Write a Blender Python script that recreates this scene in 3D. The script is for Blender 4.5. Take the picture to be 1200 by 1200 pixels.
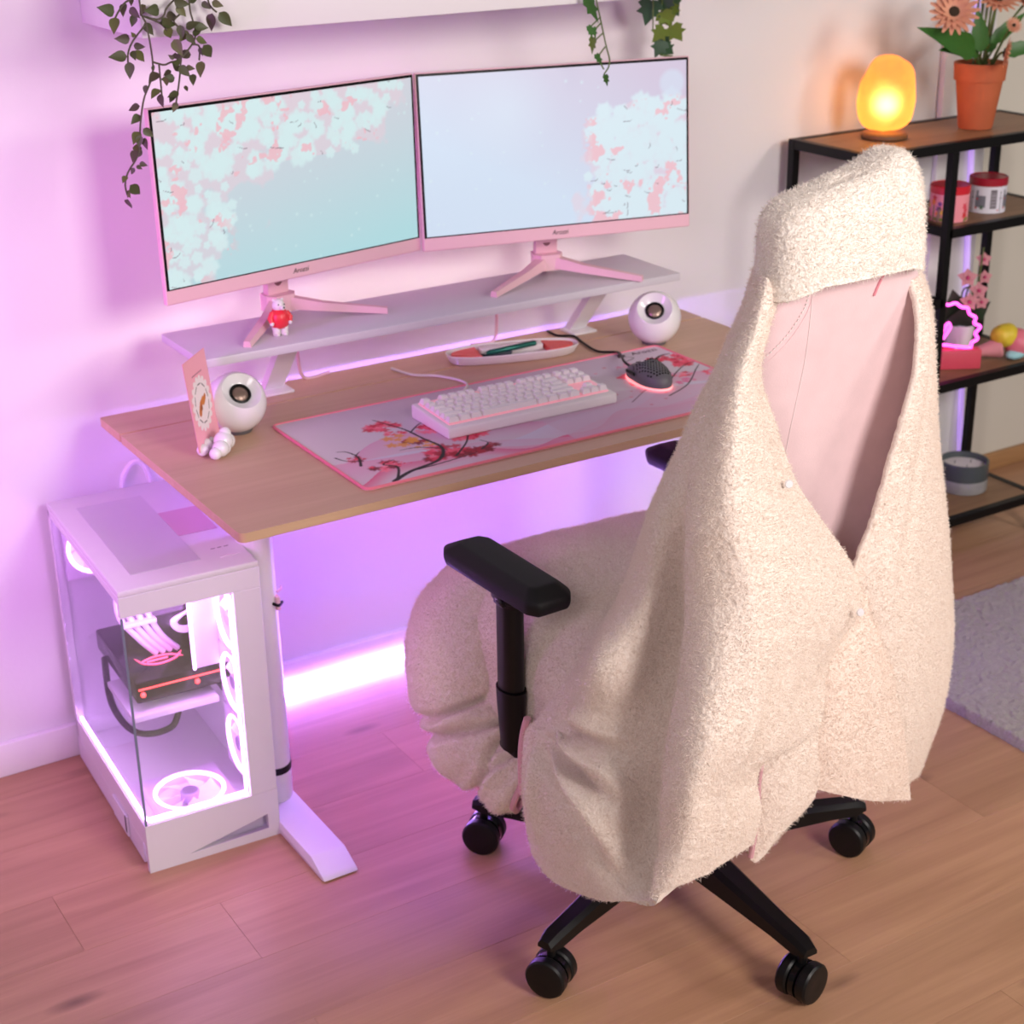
import bpy, bmesh, math, random
import numpy as np
from mathutils import Vector, Matrix
PI = math.pi
random.seed(7)
rng = np.random.default_rng(11)
sc = bpy.context.scene
for o in list(bpy.data.objects):
    bpy.data.objects.remove(o)
COL = sc.collection

# ------------------------------------------------------------ camera, world, lights, exposure
cd = bpy.data.cameras.new('camera')
cam = bpy.data.objects.new('camera', cd)
COL.objects.link(cam)
R_ = ((0.847948,-0.529866,-0.015050),(0.217278,0.321534,0.921633),(-0.483503,-0.784766,0.387772))
cam.matrix_world = Matrix(((R_[0][0], R_[1][0], R_[2][0], (-0.85425,-2.18850,1.72498)[0]), (R_[0][1], R_[1][1], R_[2][1], (-0.85425,-2.18850,1.72498)[1]),
                           (R_[0][2], R_[1][2], R_[2][2], (-0.85425,-2.18850,1.72498)[2]), (0, 0, 0, 1)))
cd.sensor_width = 36.0
cd.lens = 57.3486
cd.clip_start = 0.05
cd.dof.use_dof = True
cd.dof.focus_distance = 2.15
cd.dof.aperture_fstop = 8.0
sc.camera = cam
w = bpy.data.worlds.new('room_ambience')
sc.world = w
w.use_nodes = True
w.node_tree.nodes['Background'].inputs[0].default_value = (1.0, 0.90, 0.88, 1)
w.node_tree.nodes['Background'].inputs[1].default_value = 0.12
sc.view_settings.view_transform = 'Standard'
sc.view_settings.look = 'None'
sc.view_settings.gamma = 1.0
sc.view_settings.use_curve_mapping = False
sc.view_settings.exposure = -0.06

def area(name, loc, target, size, size_y, power, color):
    l = bpy.data.lights.new(name, 'AREA')
    l.shape = 'RECTANGLE'; l.size = size; l.size_y = size_y
    l.energy = power; l.color = color
    o = bpy.data.objects.new(name, l)
    COL.objects.link(o)
    o.location = loc
    o.rotation_euler = (Vector(target) - Vector(loc)).to_track_quat('-Z', 'Y').to_euler()
    return o
# soft lamp right of the camera, soft lamp left of it, violet lamp at the left end of the room
area('softbox_key', (0.85, -3.05, 2.1), (0.75, 0.2, 0.7), 1.0, 1.0, 80, (1.0, 0.92, 0.88))
area('softbox_side', (2.9, -2.4, 2.2), (1.6, 0.5, 0.9), 0.5, 0.5, 28, (1.0, 0.93, 0.86))
area('softbox_fill', (-1.8, -2.5, 2.2), (0.3, 0.3, 0.7), 1.0, 1.0, 27, (1.0, 0.88, 0.92))
vl = area('violet_lamp', (-1.05, 0.0, 1.15), (0.10, 0.73, 0.75), 0.35, 0.8, 5.2, (0.78, 0.20, 1.0))
vl.data.spread = math.radians(95)

# ------------------------------------------------------------ materials
MATS = {}
def nt(m):
    return m.node_tree.nodes, m.node_tree.links
def mat(name, col=(.8, .8, .8), rough=.5, metal=0., emit=None, es=0., trans=0., alpha=1., spec=.5, sheen=0., noise=0., nscale=40., bump=0., bscale=200., coat=0.):
    if name in MATS: return MATS[name]
    m = bpy.data.materials.new(name); m.use_nodes = True
    N, L = nt(m); b = N['Principled BSDF']
    b.inputs['Base Color'].default_value = (*col, 1)
    b.inputs['Roughness'].default_value = rough
    b.inputs['Metallic'].default_value = metal
    b.inputs['Specular IOR Level'].default_value = spec
    b.inputs['Coat Weight'].default_value = coat
    if sheen:
        b.inputs['Sheen Weight'].default_value = sheen
        b.inputs['Sheen Roughness'].default_value = .5
    if trans: b.inputs['Transmission Weight'].default_value = trans
    if alpha < 1: b.inputs['Alpha'].default_value = alpha
    if emit:
        b.inputs['Emission Color'].default_value = (*emit, 1)
        b.inputs['Emission Strength'].default_value = es
    tc = N.new('ShaderNodeTexCoord')
    n = N.new('ShaderNodeTexNoise'); n.inputs['Scale'].default_value = nscale; n.inputs['Detail'].default_value = 4
    L.new(tc.outputs['Object'], n.inputs['Vector'])
    mx = N.new('ShaderNodeMixRGB'); mx.blend_type = 'MULTIPLY'; mx.inputs[0].default_value = max(noise, .03)
    mx.inputs[1].default_value = (*col, 1)
    L.new(n.outputs['Fac'], mx.inputs[2])
    L.new(mx.outputs[0], b.inputs['Base Color'])
    if bump:
        n2 = N.new('ShaderNodeTexNoise'); n2.inputs['Scale'].default_value = bscale; n2.inputs['Detail'].default_value = 3
        L.new(tc.outputs['Object'], n2.inputs['Vector'])
        bp = N.new('ShaderNodeBump'); bp.inputs['Strength'].default_value = bump; bp.inputs['Distance'].default_value = .004
        L.new(n2.outputs['Fac'], bp.inputs['Height']); L.new(bp.outputs[0], b.inputs['Normal'])
    MATS[name] = m
    return m
def printed(name, emit=0., rough=.6, scale=1., sheen=0.):
    m = bpy.data.materials.new(name); m.use_nodes = True
    N, L = nt(m); b = N['Principled BSDF']
    a = N.new('ShaderNodeVertexColor'); a.layer_name = 'print'
    b.inputs['Roughness'].default_value = rough
    if emit:
        b.inputs['Base Color'].default_value = (.02, .02, .02, 1)
        L.new(a.outputs['Color'], b.inputs['Emission Color']); b.inputs['Emission Strength'].default_value = emit
    else:
        L.new(a.outputs['Color'], b.inputs['Base Color'])
    return m
def wood(name, c1, c2, sx=(1.2, 14, 14), rough=.45, knots=True, rand=False, dark=.35, bumpd=.0006):
    m = bpy.data.materials.new(name); m.use_nodes = True
    N, L = nt(m); b = N['Principled BSDF']
    g = N.new('ShaderNodeNewGeometry'); src = g.outputs['Position']
    if rand:
        oi = N.new('ShaderNodeObjectInfo'); ml = N.new('ShaderNodeVectorMath'); ml.operation = 'SCALE'
        cx = N.new('ShaderNodeCombineXYZ')
        for i in range(3): L.new(oi.outputs['Random'], cx.inputs[i])
        ml.inputs['Scale'].default_value = 23.0
        L.new(cx.outputs[0], ml.inputs[0])
        ad = N.new('ShaderNodeVectorMath'); L.new(src, ad.inputs[0]); L.new(ml.outputs[0], ad.inputs[1]); src = ad.outputs[0]
    mp = N.new('ShaderNodeMapping'); mp.inputs['Scale'].default_value = sx; L.new(src, mp.inputs['Vector'])
    n = N.new('ShaderNodeTexNoise'); n.inputs['Scale'].default_value = 1.6; n.inputs['Detail'].default_value = 8; n.inputs['Distortion'].default_value = .9
    n.inputs['Roughness'].default_value = .5
    L.new(mp.outputs[0], n.inputs['Vector'])
    mp2 = N.new('ShaderNodeMapping'); mp2.inputs['Scale'].default_value = (sx[0] * 3, sx[1] * 12, sx[2] * 12); L.new(src, mp2.inputs['Vector'])
    n2 = N.new('ShaderNodeTexNoise'); n2.inputs['Scale'].default_value = 1.5; n2.inputs['Detail'].default_value = 4; L.new(mp2.outputs[0], n2.inputs['Vector'])
    mr = N.new('ShaderNodeMath'); mr.operation = 'MULTIPLY_ADD'; mr.inputs[1].default_value = .30; L.new(n2.outputs['Fac'], mr.inputs[0]); L.new(n.outputs['Fac'], mr.inputs[2])
    cr = N.new('ShaderNodeValToRGB'); cr.color_ramp.elements[0].position = .42; cr.color_ramp.elements[1].position = .85
    cr.color_ramp.elements[0].color = (*c2, 1); cr.color_ramp.elements[1].color = (*c1, 1); L.new(mr.outputs[0], cr.inputs['Fac'])
    out = cr.outputs['Color']
    if knots:
        mp3 = N.new('ShaderNodeMapping'); mp3.inputs['Scale'].default_value = (2.2, 6.5, 6.5); L.new(src, mp3.inputs['Vector'])
        v = N.new('ShaderNodeTexVoronoi'); v.inputs['Scale'].default_value = 1.0; L.new(mp3.outputs[0], v.inputs['Vector'])
        cr2 = N.new('ShaderNodeValToRGB'); cr2.color_ramp.elements[0].position = .02; cr2.color_ramp.elements[1].position = .12
        cr2.color_ramp.elements[0].color = (dark, dark * .9, dark * .85, 1); cr2.color_ramp.elements[1].color = (1, 1, 1, 1)
        L.new(v.outputs['Distance'], cr2.inputs['Fac'])
        mx = N.new('ShaderNodeMixRGB'); mx.blend_type = 'MULTIPLY'; mx.inputs[0].default_value = .8
        L.new(out, mx.inputs[1]); L.new(cr2.outputs[0], mx.inputs[2]); out = mx.outputs[0]
    if rand:
        hs = N.new('ShaderNodeHueSaturation'); mm = N.new('ShaderNodeMapRange'); mm.inputs['To Min'].default_value = .93; mm.inputs['To Max'].default_value = 1.06
        L.new(oi.outputs['Random'], mm.inputs['Value']); L.new(mm.outputs[0], hs.inputs['Value']); L.new(out, hs.inputs['Color']); out = hs.outputs[0]
    L.new(out, b.inputs['Base Color']); b.inputs['Roughness'].default_value = rough
    bp = N.new('ShaderNodeBump'); bp.inputs['Strength'].default_value = .25; bp.inputs['Distance'].default_value = bumpd
    L.new(n2.outputs['Fac'], bp.inputs['Height']); L.new(bp.outputs[0], b.inputs['Normal'])
    return m
def fleece(name, col):
    m = bpy.data.materials.new(name); m.use_nodes = True
    N, L = nt(m); b = N['Principled BSDF']
    g = N.new('ShaderNodeNewGeometry')
    n = N.new('ShaderNodeTexNoise'); n.inputs['Scale'].default_value = 330; n.inputs['Detail'].default_value = 4; L.new(g.outputs['Position'], n.inputs['Vector'])
    cr = N.new('ShaderNodeValToRGB'); cr.color_ramp.elements[0].position = .3; cr.color_ramp.elements[1].position = .6
    cr.color_ramp.elements[0].color = (col[0] * .86, col[1] * .81, col[2] * .77, 1); cr.color_ramp.elements[1].color = (*col, 1)
    L.new(n.outputs['Fac'], cr.inputs['Fac']); L.new(cr.outputs[0], b.inputs['Base Color'])
    b.inputs['Roughness'].default_value = .95; b.inputs['Specular IOR Level'].default_value = .1
    b.inputs['Sheen Weight'].default_value = .35; b.inputs['Sheen Roughness'].default_value = .6
    b.inputs['Subsurface Weight'].default_value = .0
    bp = N.new('ShaderNodeBump'); bp.inputs['Strength'].default_value = .5; bp.inputs['Distance'].default_value = .003
    L.new(n.outputs['Fac'], bp.inputs['Height']); L.new(bp.outputs[0], b.inputs['Normal'])
    return m

M_wall = mat('wall_paint', (.765, .745, .745), .75, bump=.06, bscale=90, noise=.04, nscale=3)
M_beige = mat('beige_wall_paint', (.68, .64, .56), .8, noise=.05, nscale=3)
M_trim = mat('white_trim_paint', (.80, .78, .78), .5)
M_white = mat('white_powder_coat', (.80, .78, .79), .42)
M_whitegl = mat('glossy_white_plastic', (.82, .80, .82), .18, coat=.3)
M_white2 = mat('matt_white_plastic', (.80, .76, .76), .5)
M_black = mat('black_plastic', (.004, .004, .0045), .42, spec=.3)
M_blackgl = mat('gloss_black_plastic', (.004, .004, .0045), .2, spec=.3)
M_blacks = mat('black_soft_foam', (.004, .004, .0045), .6, spec=.3, bump=.12, bscale=900)
M_blackm = mat('black_metal', (.004, .004, .0045), .45, spec=.3, metal=.2)
M_pink = mat('pink_plastic', (.80, .50, .56), .35)
M_pinkfab = mat('pink_chair_fabric', (.83, .60, .62), .8, sheen=.3, noise=.16, nscale=30, bump=.10, bscale=500)
M_pinkfab2 = mat('pink_chair_leather', (.82, .55, .58), .6, sheen=.15, noise=.06, nscale=30)
M_lining = mat('pink_blanket_lining', (.78, .42, .47), .85, sheen=.2, noise=.15, nscale=50)
M_stitch = mat('white_stitching_thread', (.85, .75, .74), .8)
M_coral = mat('coral_plastic', (.80, .09, .07), .4)
M_terra = mat('terracotta_clay', (.52, .125, .045), .8, noise=.25, nscale=25)
M_soil = mat('dark_soil', (.03, .02, .015), .95, bump=.8, bscale=80)
M_leaf = mat('dusky_green_leaf', (.095, .115, .035), .5, noise=.7, nscale=45)
M_leaf2 = mat('bright_green_leaf', (.045, .17, .022), .45, noise=.5, nscale=40)
M_ivy = mat('yellow_green_ivy_leaf', (.17, .26, .03), .45, noise=.6, nscale=50)
M_ivyd = mat('dark_ivy_leaf', (.035, .11, .042), .4, noise=.5, nscale=50)
M_stem = mat('brown_green_stem', (.075, .065, .035), .6)
M_stem2 = mat('green_stem', (.10, .15, .035), .6)
M_petal = mat('peach_petal', (.80, .37, .23), .6, noise=.35, nscale=60)
M_orch = mat('pink_orchid_petal', (.74, .30, .34), .6, noise=.45, nscale=70)
M_orchc = mat('magenta_orchid_throat', (.55, .05, .16), .6)
M_grey = mat('grey_mesh_plastic', (.11, .105, .115), .5)
M_desk = wood('oak_veneer_desktop', (.58, .375, .255), (.51, .315, .21), (.9, 16, 16), .42, knots=False)
M_deskedge = wood('oak_edge_band', (.62, .41, .255), (.55, .35, .215), (.9, 22, 22), .45, knots=False)
M_floor = wood('oak_floor_planks', (.49, .275, .158), (.37, .195, .108), (1.1, 13, 13), .40, rand=True, dark=.3)
M_shelfw = wood('rustic_brown_board', (.33, .185, .10), (.21, .11, .055), (1.6, 14, 14), .5, knots=False)
M_base = wood('oak_skirting', (.42, .23, .10), (.33, .17, .075), (1.2, 14, 14), .5, knots=False)
M_fleece = fleece('cream_sherpa_fleece', (.95, .84, .755))
M_fleece2 = fleece('cream_sherpa_fleece_light', (.95, .88, .81))
M_ledp = mat('violet_led_strip', (.8, .7, .9), .4, emit=(.42, .20, 1.0), es=240)
M_glass = None
def make_glass():
    m = bpy.data.materials.new('clear_tinted_glass'); m.use_nodes = True
    N, L = nt(m); b = N['Principled BSDF']
    t = N.new('ShaderNodeBsdfTransparent'); t.inputs[0].default_value = (.90, .90, .93, 1)
    g = N.new('ShaderNodeBsdfGlossy'); g.inputs['Roughness'].default_value = .03; g.inputs[0].default_value = (1, 1, 1, 1)
    mx = N.new('ShaderNodeMixShader'); mx.inputs[0].default_value = .09
    L.new(t.outputs[0], mx.inputs[1]); L.new(g.outputs[0], mx.inputs[2]); L.new(mx.outputs[0], N['Material Output'].inputs[0])
    N.remove(b)
    return m
M_glass = make_glass()

# ------------------------------------------------------------ helpers
def props(o, label=None, cat=None, group=None, kind=None):
    if label: o['label'] = label
    if cat: o['category'] = cat
    if group: o['group'] = group
    if kind: o['kind'] = kind
    return o
def thing(name, label, cat, loc=(0, 0, 0), rz=0., group=None):
    o = bpy.data.objects.new(name, None); COL.objects.link(o)
    o.empty_display_size = .05
    o.location = loc; o.rotation_euler = (0, 0, rz)
    return props(o, label, cat, group)
def mobj(name, me, m=None, parent=None, loc=(0, 0, 0), rot=(0, 0, 0), scale=(1, 1, 1)):
    o = bpy.data.objects.new(name, me); COL.objects.link(o)
    if m and not me.materials: me.materials.append(m)
    o.parent = parent
    o.location = loc; o.rotation_euler = rot; o.scale = scale
    return o
class MB:
    def __init__(s): s.v = []; s.f = []
    def add(s, v, f):
        n = len(s.v); s.v += [tuple(p) for p in v]; s.f += [tuple(i + n for i in q) for q in f]; return s
    def box(s, x0, x1, y0, y1, z0, z1, bev=0., seg=2, M=None):
        bm = bmesh.new(); bmesh.ops.create_cube(bm, size=1)
        for v in bm.verts: v.co = Vector(((x0 + x1) / 2 + v.co.x * (x1 - x0), (y0 + y1) / 2 + v.co.y * (y1 - y0), (z0 + z1) / 2 + v.co.z * (z1 - z0)))
        if bev: bmesh.ops.bevel(bm, geom=bm.edges[:], offset=bev, segments=seg, profile=.5, affect='EDGES')
        return s.bm(bm, M)
    def bm(s, bm, M=None):
        bm.verts.index_update()
        V = [(M @ v.co if M else v.co.copy()) for v in bm.verts]
        F = [[v.index for v in f.verts] for f in bm.faces]
        bm.free(); return s.add(V, F)
    def lathe(s, prof, n=32, M=None, sx=1., sy=1.):
        V = []; F = []
        for r, z in prof:
            for i in range(n):
                a = 2 * PI * i / n; V.append(Vector((r * sx * math.cos(a), r * sy * math.sin(a), z)))
        k = len(prof)
        for j in range(k - 1):
            for i in range(n):
                F.append((j * n + i, j * n + (i + 1) % n, (j + 1) * n + (i + 1) % n, (j + 1) * n + i))
        if prof[0][0] > 1e-6: F.append(tuple(range(n - 1, -1, -1)))
        if prof[-1][0] > 1e-6: F.append(tuple((k - 1) * n + i for i in range(n)))
        if M: V = [M @ v for v in V]
        return s.add(V, F)
    def tube(s, pts, r, n=10, close=False):
        P = [Vector(p) for p in pts]; k = len(P)
        rr = r if hasattr(r, '__len__') else [r] * k
        V = []; F = []; up = Vector((0, 0, 1)); pn = None
        for i in range(k):
            if close: t = P[(i + 1) % k] - P[i - 1]
            else: t = P[min(i + 1, k - 1)] - P[max(i - 1, 0)]
            if t.length < 1e-9: t = Vector((0, 0, 1))
            t.normalize()
            if pn is None:
                a = up if abs(t.z) < .9 else Vector((1, 0, 0)); nn = (a - t * a.dot(t)).normalized()
            else: nn = (pn - t * pn.dot(t)); nn = nn.normalized() if nn.length > 1e-6 else pn
            pn = nn; bb = t.cross(nn)
            for q in range(n):
                an = 2 * PI * q / n; V.append(P[i] + (nn * math.cos(an) + bb * math.sin(an)) * rr[i])
        for i in range(k if close else k - 1):
            j = (i + 1) % k
            for q in range(n): F.append((i * n + q, i * n + (q + 1) % n, j * n + (q + 1) % n, j * n + q))
        if not close:
            F.append(tuple(range(n - 1, -1, -1))); F.append(tuple((k - 1) * n + q for q in range(n)))
        return s.add(V, F)
    def prism(s, poly, h0, h1, M=None):
        n = len(poly); V = [Vector((x, y, h0)) for x, y in poly] + [Vector((x, y, h1)) for x, y in poly]
        F = [tuple(range(n - 1, -1, -1)), tuple(range(n, 2 * n))] + [(i, (i + 1) % n, n + (i + 1) % n, n + i) for i in range(n)]
        if M: V = [M @ v for v in V]
        return s.add(V, F)
    def sphere(s, c, r, n=20, m=12, sc=(1, 1, 1), M=None):
        prof = [(max(r * math.sin(PI * j / m), 0 if j in (0, m) else 1e-5), -r * math.cos(PI * j / m)) for j in range(m + 1)]
        MM = Matrix.Translation(c) @ Matrix.Diagonal((*sc, 1))
        if M: MM = M @ MM
        return s.lathe(prof, n, MM)
    def mesh(s, name, smooth=35.):
        me = bpy.data.meshes.new(name); me.from_pydata(s.v, [], s.f); me.update()
        bm = bmesh.new(); bm.from_mesh(me); bmesh.ops.remove_doubles(bm, verts=bm.verts, dist=1e-6)
        bmesh.ops.recalc_face_normals(bm, faces=bm.faces); bm.to_mesh(me); bm.free()
        if smooth:
            me.polygons.foreach_set('use_smooth', [True] * len(me.polygons)); me.set_sharp_from_angle(angle=math.radians(smooth))
        return me
    def obj(s, name, m, parent=None, smooth=35., **k):
        return mobj(name, s.mesh(name, smooth), m, parent, **k)
def spline(pts, n=8, close=False):
    P = [np.array(p, float) for p in pts]; out = []; k = len(P)
    for i in range(k if close else k - 1):
        if close: a, b, c, d = P[i - 1], P[i], P[(i + 1) % k], P[(i + 2) % k]
        else: a, b, c, d = P[max(i - 1, 0)], P[i], P[i + 1], P[min(i + 2, k - 1)]
        for q in range(n):
            t = q / n; out.append(tuple(.5 * (2 * b + (c - a) * t + (2 * a - 5 * b + 4 * c - d) * t * t + (3 * b - a - 3 * c + d) * t ** 3)))
    if not close: out.append(tuple(P[-1]))
    return out
def rotm(axis, a): return Matrix.Rotation(a, 4, axis)
def T(*v): return Matrix.Translation(v)
def frame(p, n, up=(0, 0, 1)):
    z = Vector(n).normalized(); x = Vector(up).cross(z); x = x.normalized() if x.length > 1e-5 else Vector((1, 0, 0)); y = z.cross(x)
    return Matrix(((x.x, y.x, z.x, p[0]), (x.y, y.y, z.y, p[1]), (x.z, y.z, z.z, p[2]), (0, 0, 0, 1)))
def textmesh(txt, size, ext=.0003, shear=0.):
    c = bpy.data.curves.new('lettering', 'FONT'); c.body = txt; c.size = size; c.extrude = ext; c.align_x = 'CENTER'; c.shear = shear; c.resolution_u = 3
    o = bpy.data.objects.new('lettering', c); COL.objects.link(o)
    me = bpy.data.meshes.new_from_object(o.evaluated_get(bpy.context.evaluated_depsgraph_get()))
    bpy.data.objects.remove(o); bpy.data.curves.remove(c)
    return me
# numpy value noise
def vnoise(P, scale, seed=0):
    p = P * scale; i = np.floor(p).astype(np.int64); f = p - i; f = f * f * (3 - 2 * f); out = 0
    def h(a, b, c):
        x = (a * 374761393 + b * 668265263 + c * 2147483647 + seed * 974711) & 0xFFFFFFFF
        x = ((x ^ (x >> 13)) * 1274126177) & 0xFFFFFFFF
        return ((x ^ (x >> 16)) & 0xFFFF) / 65535.
    for dx in (0, 1):
        for dy in (0, 1):
            for dz in (0, 1):
                wt = (f[..., 0] if dx else 1 - f[..., 0]) * (f[..., 1] if dy else 1 - f[..., 1]) * (f[..., 2] if dz else 1 - f[..., 2])
                out = out + wt * h(i[..., 0] + dx, i[..., 1] + dy, i[..., 2] + dz)
    return out
def cr1(C, t):
    k = len(C); s = np.clip(t, 0, 1) * (k - 1); i = np.minimum(s.astype(int), k - 2); f = s - i
    a, b, c, d = C[np.maximum(i - 1, 0)], C[i], C[i + 1], C[np.minimum(i + 2, k - 1)]
    f = f.reshape((-1,) + (1,) * (C.ndim - 1))
    return .5 * (2 * b + (c - a) * f + (2 * a - 5 * b + 4 * c - d) * f ** 2 + (3 * b - a - 3 * c + d) * f ** 3)
def gridmesh(name, P, closeu=False):
    nv, nu = P.shape[:2]
    idx = np.arange(nv * nu).reshape(nv, nu)
    if closeu: idx = np.concatenate([idx, idx[:, :1]], 1)
    q = np.stack([idx[:-1, :-1], idx[:-1, 1:], idx[1:, 1:], idx[1:, :-1]], -1).reshape(-1, 4)
    me = bpy.data.meshes.new(name)
    me.vertices.add(nv * nu); me.vertices.foreach_set('co', P.reshape(-1).astype(np.float32))
    me.loops.add(q.size); me.loops.foreach_set('vertex_index', q.reshape(-1).astype(np.int32))
    me.polygons.add(len(q)); me.polygons.foreach_set('loop_start', np.arange(0, q.size, 4, dtype=np.int32))
    me.polygons.foreach_set('use_smooth', np.ones(len(q), bool))
    me.update(); me.validate()
    return me
def gnormals(P):
    du = np.gradient(P, axis=1); dv = np.gradient(P, axis=0); n = np.cross(du, dv)
    return n / (np.linalg.norm(n, axis=-1, keepdims=True) + 1e-12)
def pile(P, sgn=1., wr=.004, amp=.0008, seed=1):
    n = gnormals(P) * sgn
    d = wr * (vnoise(P, 11, seed) - .5) * 2 + wr * .5 * (vnoise(P, 26, seed + 5) - .5) * 2
    d = d + amp * (vnoise(P, 210, seed + 9) - .5) * 2 + amp * .7 * (vnoise(P, 380, seed + 3) - .5) * 2
    return P + n * d[..., None]
def cloth(name, ctrl, nu, nv, m, parent, sgn=1., wr=.004, fold=None, thick=.010, amp=.0008, seed=1):
    C = np.array(ctrl, float)
    G = cr1(C, np.linspace(0, 1, nv)); G = np.swapaxes(cr1(np.swapaxes(G, 0, 1).copy(), np.linspace(0, 1, nu)), 0, 1)
    if fold is not None:
        U_, V_ = np.meshgrid(np.linspace(0, 1, nu), np.linspace(0, 1, nv)); G = G + gnormals(G) * sgn * fold(U_, V_)[..., None]
    G = pile(G, sgn, wr, amp, seed) - np.array(parent.location)
    o = mobj(name, gridmesh(name, G), m, parent)
    if sgn < 0: o.data.flip_normals()
    o['thick'] = thick
    return o

# ------------------------------------------------------------ the room
fl = MB().box(-1.6, 3.6, -1.9, .96, -.03, -.0045).obj('floor', M_floor); props(fl, 'light oak laminate floor under desk and chair', None, None, 'structure')
seams = [.097 + .18 * k for k in range(-8, 6)]
pm = {}
for r_, y0 in enumerate(seams[:-1]):
    y1 = min(seams[r_ + 1], .93)
    if y0 > .9: continue
    x = -1.6 - [.35, .9, .1, .62, .25, 1.05, .48, .80, .0, .55, .2, .7, .4][r_ % 13]
    if abs(y0 - (-.083)) < .01: x = -.058 - 2.6
    while x < 3.5:
        xa, xb = max(x, -1.6), min(x + 1.3, 3.55)
        if xb - xa > .05:
            k = (round(xb - xa, 3), round(y1 - y0, 3))
            if k not in pm: pm[k] = MB().box(0, k[0] - .0004, 0, k[1] - .0004, -.0045, 0, .0002, 1).mesh('plank')
            mobj('plank', pm[k], M_floor, fl, (xa, y0, 0))
        x += 1.3
b = MB().box(-1.6, 2.375, .73, .96, -.03, 2.6); props(b.obj('wall_back', M_wall), 'white painted wall behind the desk', None, None, 'structure')
b = MB().box(2.375, 3.6, .81, .96, -.03, 2.6); props(b.obj('wall_right', M_beige), 'beige wall set back at the right', None, None, 'structure')
b = MB().box(-1.6, 2.375, .715, .73, 0, .072, .003); props(b.obj('baseboard_back', M_trim), 'white baseboard along the wall', None, None, 'structure')
b = MB().box(2.376, 3.6, .795, .81, 0, .05, .002); props(b.obj('baseboard_right', M_base), 'wooden baseboard of beige wall', None, None, 'structure')
b = MB().box(2.19, 2.255, .712, .729, .0725, 2.6, .004); props(b.obj('trim_1', M_trim), 'white vertical trim behind the rack', None, None, 'structure')

# floating shelf on the wall
sh = MB().box(.075, 1.30, .43, .7295, 1.418, 1.5265, .002).obj('wall_shelf', M_trim)
props(sh, 'white box shelf on the wall above the monitors', 'shelf')

ZD = .722
# ------------------------------------------------------------ led strips
b = MB().box(.20, 1.34, .708, .7135, .002, .014, .002)
props(b.obj('led_strip', M_ledp), 'glowing violet LED strip on the floor along the baseboard under the desk', 'LED strip')
M_leds = mat('soft_violet_led_strip', (.6, .5, .8), .4, emit=(.50, .30, .85), es=.75)
b = MB().tube([(2.292,0.722,1.318), (2.392,0.722,-0.017)], .007, 8)
props(b.obj('led_strip', M_leds), 'dim violet vertical LED strip on the wall behind the rack', 'LED strip')
M_ledw = mat('pink_white_led_strip', (.8, .7, .9), .4, emit=(1.0, .70, .72), es=9)
b = MB().box(.18, 1.12, .6395, .6435, .852, .860, .001)
props(b.obj('led_strip', M_ledw), 'pinkish white LED strip along the rear edge of the monitor riser', 'LED strip')
M_glowu = mat('added_under_desk_violet_glow', (.8, .7, .9), .4, emit=(.38, .18, 1.0), es=210)
b = MB().box(.30, 1.27, .395, .405, ZD - .0215, ZD - .0165, .001)  # added unseen emitter, turns the wall and seat below the desk more violet
props(b.obj('led_strip', M_glowu), 'added violet glow strip on the underside of the desk top', 'LED strip')

# ------------------------------------------------------------ desk
ZD = .722
dk = thing('desk', 'white legged standing desk with light oak top', 'desk', (.665, .33, 0))
def W2(o, p): return (p[0] - o.location[0], p[1] - o.location[1], p[2] - o.location[2])
def board(x0, x1, y0, y1, z0, z1, rc, rz=.0015):
    poly = []
    for cx, cy, a0, r in ((x1 - rc[0], y0 + rc[0], -90, rc[0]), (x1 - rc[1], y1 - rc[1], 0, rc[1]), (x0 + rc[2], y1 - rc[2], 90, rc[2]), (x0 + rc[3], y0 + rc[3], 180, rc[3])):
        for k in range(7): a = math.radians(a0 + 15 * k); poly.append((cx + r * math.cos(a), cy + r * math.sin(a)))
    return MB().prism(poly, z0, z1)
top = board(-.665, .665, -.33, .211, ZD - .016, ZD, (.012, .002, .002, .012)).obj('tabletop', M_desk, dk, 30)
top.data.materials.append(M_deskedge)
rear = board(-.665, .665, .217, .325, ZD - .016, ZD, (.002, .004, .004, .002)).obj('rear_flap', M_desk, dk, 30)
rear.data.materials.append(M_deskedge)
for o in (top, rear):
    for p_ in o.data.polygons:
        if abs(p_.normal.z) < .5: p_.material_index = 1
for sx, lx in ((-1, .153 - .665), (1, 1.177 - .665)):
    lg = MB()
    lg.lathe([(.034, .028), (.034, .08), (.033, .40), (.032, ZD - .0165)], 28, T(lx, .0, 0), 1, 1.25)
    l = lg.obj('leg', M_white, dk)
    bd = MB().lathe([(.0352, .088), (.0352, .102)], 28, T(lx, 0, 0), 1, 1.24).obj('cable_strap', M_black, l); bd['label'] = 'black strap around desk leg'
    ft = MB(); w_ = .034
    prof = [(-.285, .004), (-.275, .0), (.30, .0), (.30, .026), (-.232, .028), (-.276, .010)]
    V = [(lx + s_ * w_, y_, z_) for s_ in (-1, 1) for y_, z_ in prof]; n_ = len(prof)
    ft.add(V, [tuple(range(n_)), tuple(range(2 * n_ - 1, n_ - 1, -1))] + [(i, n_ + i, n_ + (i + 1) % n_, (i + 1) % n_) for i in range(n_)])
    bm = bmesh.new(); me = ft.mesh('foot', 0); bm.from_mesh(me); bmesh.ops.bevel(bm, geom=bm.edges[:], offset=.0025, segments=2, affect='EDGES', profile=.5)
    bm.to_mesh(me); bm.free(); me.polygons.foreach_set('use_smooth', [True] * len(me.polygons)); me.set_sharp_from_angle(angle=.5)
    mobj('foot', me, M_white, dk)
MB().box(-.52, .52, -.02, .04, ZD - .058, ZD - .0165, .003).obj('crossbar', M_white, dk)
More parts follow.
